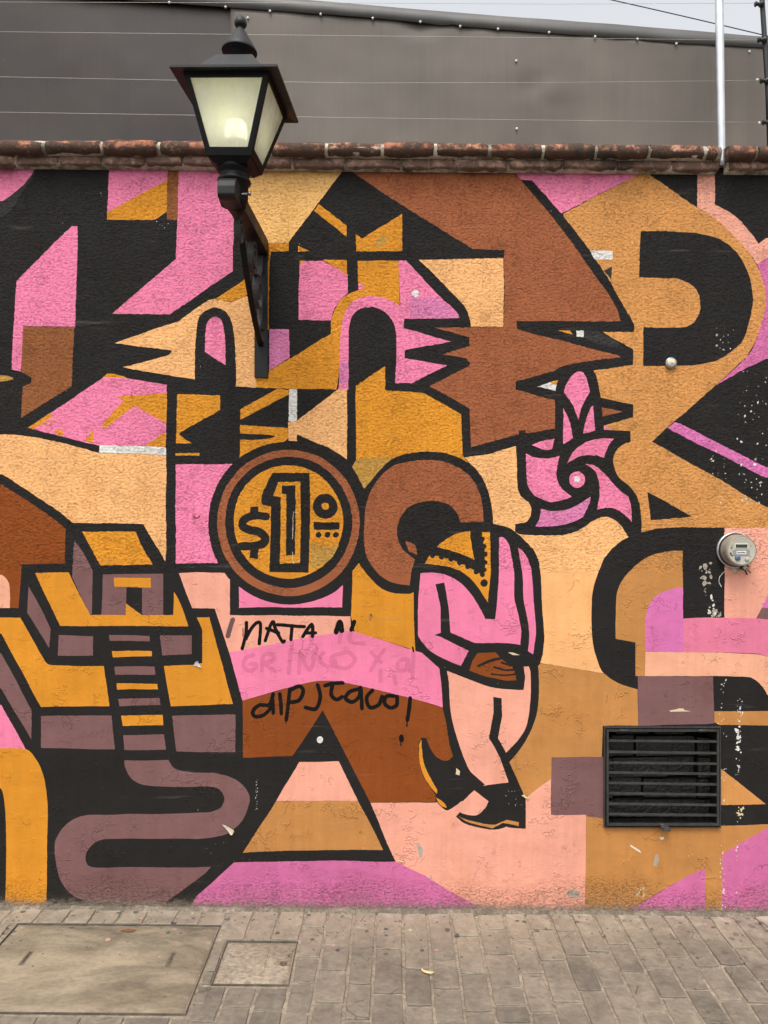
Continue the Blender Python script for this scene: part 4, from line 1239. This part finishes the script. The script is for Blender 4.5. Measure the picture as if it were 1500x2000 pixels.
q = MB(); q.box(gxx(1286), gxx(1301), -.026, -.0155, gzz(1615), gzz(1606), .001); q.box(gxx(1289), gxx(1304), -.030, -.018, gzz(1617), gzz(1611), .001); q.tube([(gxx(1284), -.022, gzz(1606)), (gxx(1290), -.024, gzz(1605)), (gxx(1296), -.024, gzz(1609))], .0028, 7)
q.build('latch', simple('worn_latch', (.09, .075, .065), .45, .4, .4, 80, .5, 150, .001), gr)

# ------------------------------------------------------------------ electricity meter
me_ = empty('electricity_meter', (WX(1432.6), 0, WZ(1074)))
tag(me_, 'round beige electricity meter with a small grey display on the right of the wall', 'electricity meter')
q = MB(); q.lathe([(.066, -.002), (.069, .002), (.0705, .008), (.069, .014), (.0655, .016), (.063, .012)], 44, axis='y'); q.build('mounting_ring', M_galv, me_)
q = MB(); q.lathe([(.063, .004), (.0625, .018), (.061, .022), (.0595, .060), (.0575, .068), (.0545, .071), (.0535, .0695)], 44, axis='y'); q.build('cover', M_meterbody, me_)
q = MB(); q.lathe([(.0640, .016), (.0655, .019), (.0640, .022)], 44, axis='y'); q.build('rubber_seal', M_blackp, me_)
fc = MB(); fc.lathe([(.0535, .0690), (.052, .0705), (.0500, .0700), (.001, .0700)], 44, axis='y'); fo = fc.build('face', M_meterface, me_)
yb = -.0712
def plate(x0, x1, z0, z1, th, name, mat, par):
    q = MB(); q.box(x0, x1, yb - th, yb + .0012, z0, z1); return q.build(name, mat, par)
q6 = lambda zx: (zx - 950) / 12.5 * .002 * .975
q6z = lambda zy: -(zy - 700) / 12.5 * .002 * .975
plate(q6(775), q6(1092), q6z(638), q6z(525), .0006, 'display_bezel', M_paper, fo)
plate(q6(790), q6(1078), q6z(625), q6z(540), .0011, 'display', M_lcd, fo)
plate(q6(725), q6(1135), q6z(815), q6z(675), .0005, 'name_plate', M_grey, fo)
plate(q6(812), q6(1050), q6z(782), q6z(705), .0010, 'serial_label', M_paper, fo)
x = q6(830)
q = MB()
random.seed(3)
while x < q6(1035):
    w_ = random.uniform(.0008, .0022); q.box(x, x + w_, yb - .0013, yb - .0008, q6z(760), q6z(728)); x += w_ + random.uniform(.0006, .0012)
q.build('serial_print', M_blackp, fo)
plate(q6(678), q6(716), q6z(636), q6z(614), .0006, 'mark', M_blackp, fo)
plate(q6(700), q6(710), q6z(582), q6z(565), .0006, 'mark', M_blackp, fo)
plate(q6(1165), q6(1180), q6z(585), q6z(572), .0006, 'mark', M_blackp, fo)
plate(q6(1150), q6(1162), q6z(842), q6z(828), .0006, 'mark', M_blackp, fo)
q = MB(); q.lathe([(.0105, .071), (.0095, .0755), (.004, .0765)], 18, (q6(842), 0, q6z(872)), axis='y'); q.build('blue_dial', M_blue, fo)
q = MB(); q.lathe([(.0085, .071), (.0075, .0745), (.003, .075)], 18, (q6(1070), 0, q6z(905)), axis='y'); q.build('clear_button', M_meterface, fo)
q = MB(); q.tube([(-.060, -.050, -.006), (-.052, -.066, -.0075), (-.040, -.072, -.009)], .0022, 6); q.tube([(-.058, -.05, -.011), (-.048, -.068, -.0125), (-.037, -.0725, -.018)], .0018, 6)
q.build('seal_clip', M_blackp, me_)
q = MB(); q.box(-.012, .012, -.016, .008, -.008, .008, .0008, .001)
bx = q.build('seal_box', M_blackp, me_); bx.location = (.033, -.014, -.064); bx.rotation_euler = (0, R(-42), 0)
q = MB(); q.box(-.008, .008, -.0178, -.0158, -.0062, .0062); tb = q.build('box_label', simple('green_grey_label', (.34, .38, .30), .5), bx); tb.location = (-.003, 0, 0)
q = MB(); q.tube([(.036, -.01, -.072), (.044, -.008, -.084), (.050, -.006, -.096)], .0028, 7); q.tube([(.046, -.006, -.070), (.056, -.006, -.080), (.066, -.004, -.088)], .0016, 6)
q.build('wire_tail', M_blackp, me_)
q = MB(); q.add([(-.012, -.0015, -.068), (.005, -.004, -.072), (.024, -.0035, -.070), (.018, -.0015, -.084), (.002, -.003, -.088), (-.010, -.0015, -.080)], [(0, 1, 4, 5), (1, 2, 3, 4)]); 
o = q.build('filler', M_mortar, me_); s = o.modifiers.new('thickness', 'SOLIDIFY'); s.thickness = .003

# ------------------------------------------------------------------ dark metal fence behind the wall
YS = .20
dS = D + YS
mfn = empty('metal_sheet_fence', (0, YS, 2.7))
tag(mfn, 'tall dark brown metal sheet fence rising behind the brick coping', 'fence')
def topz(px): return WZ(np.interp(px, [-700, 230, 450, 700, 900, 1100, 1330, 1500, 1900], [-70, 2, 18, 36, 55, 70, 88, 97, 120]), dS)
def capz(px): return WZ(np.interp(px, [-700, 300, 550, 700, 900, 1100, 1200, 1500, 1900], [-100, -24, -2, 11, 28, 43, 50, 75, 104]), dS)
def sheet(px0, px1, y, name, mat):
    q = MB(); N = max(4, int((px1 - px0) / 12)); vs = []; rows = 26
    for i in range(N + 1):
        px = px0 + (px1 - px0) * i / N
        x = WX(px, dS)
        for j in range(rows + 1):
            z0 = 2.60; z1 = topz(px) + .02
            z = z0 + (z1 - z0) * j / rows
            b = .006 * noise.noise(Vector((x * 2.3, z * 2.7, 2)))
            for (dx_, dz_, r_, a_) in ((WX(820, dS), WZ(50, dS), .05, .010), (WX(1035, dS), WZ(170, dS), .045, .012), (WX(1080, dS), WZ(178, dS), .05, -.008)):
                dd = ((x - dx_) ** 2 / 2 + (z - dz_) ** 2 * 3) / r_ ** 2
                b += a_ * math.exp(-dd)
            vs.append((x, y - YS + b, z - 2.7))
    r1 = rows + 1
    q.add(vs, [(i * r1 + j, (i + 1) * r1 + j, (i + 1) * r1 + j + 1, i * r1 + j + 1) for i in range(N) for j in range(rows)], True)
    o = q.build(name, mat, mfn)
    s = o.modifiers.new('thickness', 'SOLIDIFY'); s.thickness = .0015; s.offset = -1
    return o
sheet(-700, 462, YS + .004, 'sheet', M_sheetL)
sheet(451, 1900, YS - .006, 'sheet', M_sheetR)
q = MB(); vs = []; N = 220
for i in range(N + 1):
    px = -700 + 2600 * i / N
    x = WX(px, dS)
    zt, zb_ = capz(px) - 2.7, topz(px) - 2.7
    a = noise.noise(Vector((x * 5, 1, 1))) * .004; b = noise.noise(Vector((x * 11, 2, 5))) * .003
    bump_ = .006 * math.exp(-((px - 885) / 14) ** 2) - .005 * math.exp(-((px - 860) / 16) ** 2)
    vs += [(x, .06, zt - .01), (x, -.006, zt + a * .5), (x, -.014, zt - .003 + a * .5), (x, -.015 + a, (zt * .45 + zb_ * .55)), (x, -.013 + b, zb_ + b + bump_), (x, -.009 + b, zb_ + b + .001 + bump_)]
q.add(vs, [(6 * i + k, 6 * i + k + 1, 6 * i + 7 + k, 6 * i + 6 + k) for i in range(N) for k in range(5)], True)
q.build('cap_flashing', M_cap, mfn)
scr = MB(); scr.lathe([(.0050, -.002), (.0047, .002), (.003, .004), (.0005, .0045)], 10, axis='y')
s0 = None
for px, py in ((330, 3), (440, 12), (527, 20), (626, 26), (728, 34), (821, 41), (899, 50), (973, 55), (1073, 62), (1163, 70), (1246, 75), (1322, 84), (1466, 98),
               (483, 32), (1009, 116), (1010, 249)):
    on_sheet = (px, py) in ((483, 32), (1009, 116), (1010, 249), (1466, 98))
    if px == 451: continue
    yy = -.010 if on_sheet else -.0145
    loc = (WX(px, dS - .02), yy, WZ(py, dS - .02) - 2.7)
    if s0 is None:
        s0 = scr.build('screw', M_white, mfn); s0.location = loc
    else: inst(s0, mfn, loc)

# ------------------------------------------------------------------ electric fence on the wall top
YW = .05
dWr = D + YW
ef = empty('electric_fence', (WX(1490, dWr), YW, 2.99))
tag(ef, 'electric fence of four thin wires on a black post with insulators above the coping', 'electric fence')
wires = [[(-500, 4), (0, 4), (700, 6), (1100, 8), (1484, 6)], [(-500, 58), (0, 62), (450, 67), (700, 70), (1100, 74), (1400, 78), (1486, 78)],
         [(-500, 143), (0, 150), (360, 157), (700, 162), (1100, 161), (1479, 157)], [(-500, 212), (0, 219), (380, 225), (700, 230), (1100, 235), (1483, 239)]]
L0 = Vector(ef.location)
for wr in wires:
    q = MB(); pts = []
    xs = np.linspace(wr[0][0], wr[-1][0], 40)
    ys_ = np.interp(xs, [p[0] for p in wr], [p[1] for p in wr])
    for x, y in zip(xs, ys_): pts.append(Vector((WX(x, dWr), YW, WZ(y, dWr))) - L0)
    q.tube(pts, .0007, 5)
    q.build('wire', M_wire, ef)
q = MB()
pp = [Vector((WX(px, dWr), YW + .01, WZ(py, dWr))) - L0 for px, py in ((1484, -90), (1491, 0), (1497, 90), (1502, 170), (1506, 290))]
q.tube(pp, .010, 8); q.build('post', M_blackp, ef)
for px, py in ((1481, 8), (1487, 78), (1492, 158), (1496, 239)):
    q = MB()
    c = Vector((WX(px, dWr), YW, WZ(py, dWr))) - L0
    q.tube([c + Vector((-.014, 0, 0)), c + Vector((-.009, 0, 0)), c + Vector((-.008, 0, 0)), c + Vector((.004, 0, 0)), c + Vector((.006, 0, 0)), c + Vector((.02, 0, 0))], [.008, .011, .007, .007, .012, .012], 10)
    q.build('insulator', M_blackp, ef)
for px, py in ((1479, 156), (1483, 240)):
    q = MB(); c = Vector((WX(px, dWr), YW, WZ(py, dWr))) - L0
    q.lathe([(.001, -.005), (.004, -.0035), (.005, 0), (.004, .0035), (.001, .005)], 12, tuple(c)); q.build('bead', M_white, ef)
# galvanised pole
gpz = WZ(318, D - .03)
gp = MB()
pA = Vector((WX(1410, D - .025), -.022, gpz - .01)); pB = Vector((WX(1403, D - .025), -.022, WZ(0, D - .025) + .30))
gp.tube([pA, pA.lerp(pB, .02), pA.lerp(pB, .5), pB], [.013, .0155, .0155, .0155], 18)
o = gp.build('steel_pole', M_galv)
tag(o, 'slim galvanised steel pole standing in the gap of the brick coping', 'pole')
# overhead cable
q = MB()
dC = 9.0
pts = []
for i in range(25):
    px = 1000 + 800 * i / 24
    py = -46 + (px - 1000) * .232 - ((px - 1350) / 400) ** 2 * 4 * -1
    pts.append((WX(px, dC), dC - D, WZ(py, dC)))
q.tube(pts, .006, 6)
o = q.build('overhead_cable', M_cable); tag(o, 'thin dark cable crossing the pale sky behind the fence, top right', 'cable')

# ------------------------------------------------------------------ wall lantern
LX = -.479
la = empty('wall_lantern', (LX, 0, H + .524))
tag(la, 'black iron street lantern with yellowish panes on a scrolled wall bracket', 'lantern')
Zr = .524
zz = lambda z: z - Zr
# bracket (y is minus distance from the wall)
q = MB(); q.box(-.0255, .0255, -.009, .001, 0, zz(1.058)); pl = q.build('wall_plate', M_iron2, la)
q = MB()
top = [(.004, 1.060), (.15, 1.052), (.30, 1.042), (.45, 1.032), (.52, 1.028), (.565, 1.026), (.60, 1.028), (.635, 1.024), (.655, 1.010), (.663, .990)]
bot = [(.004, 1.002), (.15, .998), (.30, .992), (.45, .984), (.52, .975), (.565, .968), (.60, .962), (.635, .956), (.655, .957), (.663, .966)]
vs = []; n = len(top)
for (s1, z1), (s2, z2) in zip(top, bot):
    vs += [(-.027, -s1, zz(z1)), (.027, -s1, zz(z1)), (.027, -s2, zz(z2)), (-.027, -s2, zz(z2))]
fs = [(4 * i + k, 4 * i + 4 + k, 4 * i + 4 + (k + 1) % 4, 4 * i + (k + 1) % 4) for i in range(n - 1) for k in range(4)] + [(0, 1, 2, 3), (4 * n - 1, 4 * n - 2, 4 * n - 3, 4 * n - 4)]
q.add(vs, fs)
arm = q.build('arm', M_iron2, la)
bv = arm.modifiers.new('edge', 'BEVEL'); bv.width = .003; bv.segments = 2
def spiral(cy, cz_, r0, r1, a0, turns, n=34):
    out = []
    for i in range(n + 1):
        t = i / n
        r = r0 + (r1 - r0) * t ** 1.15
        a = a0 + turns * 2 * math.pi * t
        out.append((cy + r * math.cos(a), zz(cz_ + r * math.sin(a))))
    return out
M_scroll = simple('greyed_black_paint', (.048, .045, .043), .6, 0, .3, 30, .4, 160, .001, .3)
# strut ends in the front scroll
st = [(-.010, zz(.648)), (-.05, zz(.662)), (-.12, zz(.695)), (-.20, zz(.742)), (-.28, zz(.800)), (-.34, zz(.850)), (-.385, zz(.895)), (-.405, zz(.925))]
q = MB(); q.bar(st, 0, .020, .007)
q.build('strut', M_iron, la)
q = MB(); q.bar(spiral(-.456, .926, .050, .012, 0, 1.7, 44), 0, .020, .0045); q.build('scroll', M_scroll, la)
q = MB()
s2 = spiral(-.190, .932, .057, .014, R(200), -1.7, 44)
q.bar(s2, 0, .020, .0045); q.build('scroll', M_scroll, la)
q = MB()
s3 = spiral(-.082, .831, .070, .014, R(100), 1.7, 44)
q.bar(s3, 0, .020, .0045); q.build('scroll', M_scroll, la)
q = MB(); q.bar([(-.272, zz(.91)), (-.262, zz(.885)), (-.22, zz(.868)), (-.16, zz(.880)), (-.11, zz(.893)), (-.085, zz(.892))], 0, .018, .005)
q.bar([(-.03, zz(.845)), (-.022, zz(.80)), (-.035, zz(.76)), (-.06, zz(.72)), (-.10, zz(.692))], 0, .018, .005)
q.bar([(-.012, zz(1.0)), (-.02, zz(.955)), (-.05, zz(.91)), (-.075, zz(.895))], 0, .018, .005)
q.build('scroll_link', M_scroll, la)
for z_ in (.93, .71, .662):
    q = MB(); q.lathe([(.006, .008), (.006, .012), (.003, .0145)], 10, (.004, 0, zz(z_)), axis='y'); q.build('bolt', M_iron, la)
q = MB(); q.tube([(-.034, -.575, zz(1.000)), (-.027, -.575, zz(1.000)), (.0, -.575, zz(1.0)), (.056, -.575, zz(1.002))], [.0055, .0035, .0035, .0032], 8)
q.tube([(.052, -.575, zz(1.002)), (.060, -.575, zz(1.002))], .0065, 6)
q.build('clamp_bolt', M_steel, la)
# lantern head: leans a little to the right
hd = empty('lantern_head', (0, -.546, zz(1.0)), (0, R(2.3), R(-4.5))); hd.parent = la
yy = lambda z: z - 1.0
def frustum(h0, z0, h1, z1, th=0): return [(-h0, -h0, z0), (h0, -h0, z0), (h0, h0, z0), (-h0, h0, z0), (-h1, -h1, z1), (h1, -h1, z1), (h1, h1, z1), (-h1, h1, z1)]
q = MB(); q.lathe([(.040, yy(.975)), (.045, yy(.99)), (.045, yy(1.042)), (.051, yy(1.046)), (.053, yy(1.052)), (.051, yy(1.058)), (.046, yy(1.062)), (.046, yy(1.074)), (.055, yy(1.080)), (.058, yy(1.100))], 28)
q.build('socket_collar', M_iron, hd)
hb, zb1, ht, zt1 = .069, yy(1.100), .1325, yy(1.330)
bb = .0165                   # frame bar width
q = MB()
# base tray and the four corner posts, top and bottom rails
q.add(frustum(.052, yy(1.088), hb, yy(1.106)), [(3, 2, 1, 0), (0, 1, 5, 4), (1, 2, 6, 5), (2, 3, 7, 6), (3, 0, 4, 7), (4, 5, 6, 7)])
def lerp_h(z): return hb + (ht - hb) * (z - zb1) / (zt1 - zb1)
for sx in (-1, 1):
    for sy in (-1, 1):
        vs = []
        for z in (zb1 + .004, zt1):
            h_ = lerp_h(z)
            vs += [(sx * h_, sy * h_, z), (sx * (h_ - bb), sy * h_, z), (sx * (h_ - bb), sy * (h_ - .005), z), (sx * (h_ - .005), sy * (h_ - .005), z), (sx * (h_ - .005), sy * (h_ - bb), z), (sx * h_, sy * (h_ - bb), z)]
        fs = [(k, (k + 1) % 6, 6 + (k + 1) % 6, 6 + k) for k in range(6)]
        if sx * sy > 0: pass
        else: fs = [f[::-1] for f in fs]
        q.add(vs, fs)
for z0, z1 in ((yy(1.104), yy(1.127)), (yy(1.314), yy(1.3305))):
    for rot in range(4):
        h0, h1 = lerp_h(z0), lerp_h(z1)
        vs = []
        for (h_, z) in ((h0, z0), (h1, z1)):
            for (x, y) in ((-h_ + .001, -h_ - .0006), (h_ - .001, -h_ - .0006), (h_ - .006, -h_ + .005), (-h_ + .006, -h_ + .005)):
                for _ in range(rot): x, y = -y, x
                vs.append((x, y, z))
        q.add(vs, [(3, 2, 1, 0), (4, 5, 6, 7), (0, 1, 5, 4), (1, 2, 6, 5), (2, 3, 7, 6), (3, 0, 4, 7)])
q.build('lantern_frame', M_iron, hd)
# panes
gm_ = NT('yellowed_lantern_glass')
gm_.t.nodes.remove(gm_.b)
tr = gm_.n('ShaderNodeBsdfTransparent'); tr.inputs[0].default_value = (.97, .98, .88, 1)
tl = gm_.n('ShaderNodeBsdfTranslucent')
df = gm_.n('ShaderNodeBsdfDiffuse')
gn = gm_.noise(gm_.mapping((18, 18, 9)), 1, 5, .65, .6)
gcol = gm_.mix(gm_.mr(gn, .35, .65), (.93, .92, .76), (.97, .97, .86))
gm_.l(gcol, tl.inputs[0]); gm_.l(gcol, df.inputs[0])
gl = gm_.n('ShaderNodeBsdfGlossy'); gl.inputs['Roughness'].default_value = .12
m1 = gm_.n('ShaderNodeMixShader'); m1.inputs[0].default_value = .45; gm_.l(tl.outputs[0], m1.inputs[1]); gm_.l(df.outputs[0], m1.inputs[2])
m2 = gm_.n('ShaderNodeMixShader'); gm_.l(gm_.mr(gn, .3, .7, .70, .86), m2.inputs[0]); gm_.l(tr.outputs[0], m2.inputs[1]); gm_.l(m1.outputs[0], m2.inputs[2])
m3 = gm_.n('ShaderNodeMixShader')
fr = gm_.n('ShaderNodeFresnel'); fr.inputs[0].default_value = 1.45; gm_.l(fr.outputs[0], m3.inputs[0])
gm_.l(m2.outputs[0], m3.inputs[1]); gm_.l(gl.outputs[0], m3.inputs[2]); gm_.l(m3.outputs[0], gm_.out.inputs[0])
for rot in range(4):
    z0, z1 = yy(1.112), yy(1.322)
    q = MB(); vs = []
    for z in (z0, z1):
        h_ = lerp_h(z)
        for (x, y) in ((-h_ + .004, -h_ + .0062), (h_ - .004, -h_ + .0062), (h_ - .004, -h_ + .0088), (-h_ + .004, -h_ + .0088)):
            for _ in range(rot): x, y = -y, x
            vs.append((x, y, z))
    q.add(vs, [(3, 2, 1, 0), (4, 5, 6, 7), (0, 1, 5, 4), (1, 2, 6, 5), (2, 3, 7, 6), (3, 0, 4, 7)])
    q.build('glass_pane', gm_.m, hd)
# roof: thin eave, hollow below, hipped to the neck
q = MB()
he, ze = .164, yy(1.330)
vs = frustum(he, ze, .059, yy(1.428)) + frustum(he - .002, ze + .0015 - .006, .055, yy(1.420))
q.add([(-he, -he, ze - .007), (he, -he, ze - .007), (he, he, ze - .007), (-he, he, ze - .007)] + [(-he, -he, ze), (he, -he, ze), (he, he, ze), (-he, he, ze)] + [(-.120, -.120, ze + .006), (.120, -.120, ze + .006), (.120, .120, ze + .006), (-.120, .120, ze + .006)] + [(-.057, -.057, yy(1.424)), (.057, -.057, yy(1.424)), (.057, .057, yy(1.424)), (-.057, .057, yy(1.424))],
      [(0, 1, 5, 4), (1, 2, 6, 5), (2, 3, 7, 6), (3, 0, 4, 7), (4, 5, 9, 8), (5, 6, 10, 9), (6, 7, 11, 10), (7, 4, 8, 11), (8, 9, 13, 12), (9, 10, 14, 13), (10, 11, 15, 14), (11, 8, 12, 15), (12, 13, 14, 15)])
ri = he - .004
q.add([(-ri, -ri, ze - .007), (ri, -ri, ze - .007), (ri, ri, ze - .007), (-ri, ri, ze - .007), (-ht, -ht, yy(1.329)), (ht, -ht, yy(1.329)), (ht, ht, yy(1.329)), (-ht, ht, yy(1.329))],
      [(0, 4, 5, 1), (1, 5, 6, 2), (2, 6, 7, 3), (3, 7, 4, 0)])
q.add([(-he, -he, ze - .007), (he, -he, ze - .007), (he, he, ze - .007), (-he, he, ze - .007), (-ri, -ri, ze - .007), (ri, -ri, ze - .007), (ri, ri, ze - .007), (-ri, ri, ze - .007)],
      [(0, 4, 5, 1), (1, 5, 6, 2), (2, 6, 7, 3), (3, 7, 4, 0)])
rfm = simple('lantern_roof_paint', (.011, .010, .0105), .55, 0, .3, 40, .3, 160, .001, .4)
q.build('roof', rfm, hd)
# pale enamelled reflector under the roof
q = MB(); q.add([(-ht + .006, -ht + .006, yy(1.3275)), (ht - .006, -ht + .006, yy(1.3275)), (ht - .006, ht - .006, yy(1.3275)), (-ht + .006, ht - .006, yy(1.3275)),
                 (-.05, -.05, yy(1.365)), (.05, -.05, yy(1.365)), (.05, .05, yy(1.365)), (-.05, .05, yy(1.365))],
                [(0, 1, 5, 4), (1, 2, 6, 5), (2, 3, 7, 6), (3, 0, 4, 7), (4, 5, 6, 7)])
q.build('reflector', simple('cream_enamel', (.80, .79, .62), .45, 0, .05, 30), hd)
q = MB(); q.lathe([(.037, yy(1.424)), (.037, yy(1.464)), (.055, yy(1.462)), (.0565, yy(1.466)), (.051, yy(1.477)), (.037, yy(1.500)), (.022, yy(1.524)), (.012, yy(1.539)), (.010, yy(1.543)), (.015, yy(1.544)), (.0195, yy(1.552)), (.020, yy(1.559)), (.016, yy(1.570)), (.009, yy(1.577)), (.002, yy(1.579))], 30)
q.build('finial', rfm, hd)
# pale tray added to bounce bulb light into the panes
q = MB(); q.box(-.060, .060, -.060, .060, yy(1.1065), yy(1.110)); q.build('bounce_tray', simple('pale_bounce_tray', (.75, .74, .60), .5, 0, .1, 40), hd)
# bulb
bz = yy(1.118)
q = MB(); q.lathe([(.030, bz), (.031, bz + .004), (.028, bz + .026), (.024, bz + .030)], 22); q.build('bulb_socket', M_bulb_socket, hd)
q = MB()
n = 40; prof = [(.024, .028), (.027, .032), (.031, .060), (.031, .066)]
vs = []
for r, h_ in prof:
    for k in range(n):
        rr = r * (1.04 if k % 2 else .93); a = 2 * math.pi * k / n
        vs.append((rr * math.cos(a), rr * math.sin(a), bz + h_))
q.add(vs, [(i * n + k, i * n + (k + 1) % n, (i + 1) * n + (k + 1) % n, (i + 1) * n + k) for i in range(3) for k in range(n)])
q.build('ribbed_bulb_neck', simple('cream_ribbed_plastic', (.55, .54, .38), .4), hd)
bm_ = NT('lit_bulb'); bm_.fin((.9, .9, .85), .4)
bm_.b.inputs['Emission Color'].default_value = (1, .97, .82, 1)
bm_.b.inputs['Emission Strength'].default_value = 7.5
q = MB(); q.lathe([(.031, bz + .064), (.036, bz + .080), (.0355, bz + .100), (.030, bz + .117), (.018, bz + .128), (.004, bz + .131)], 24); q.build('bulb', bm_.m, hd)
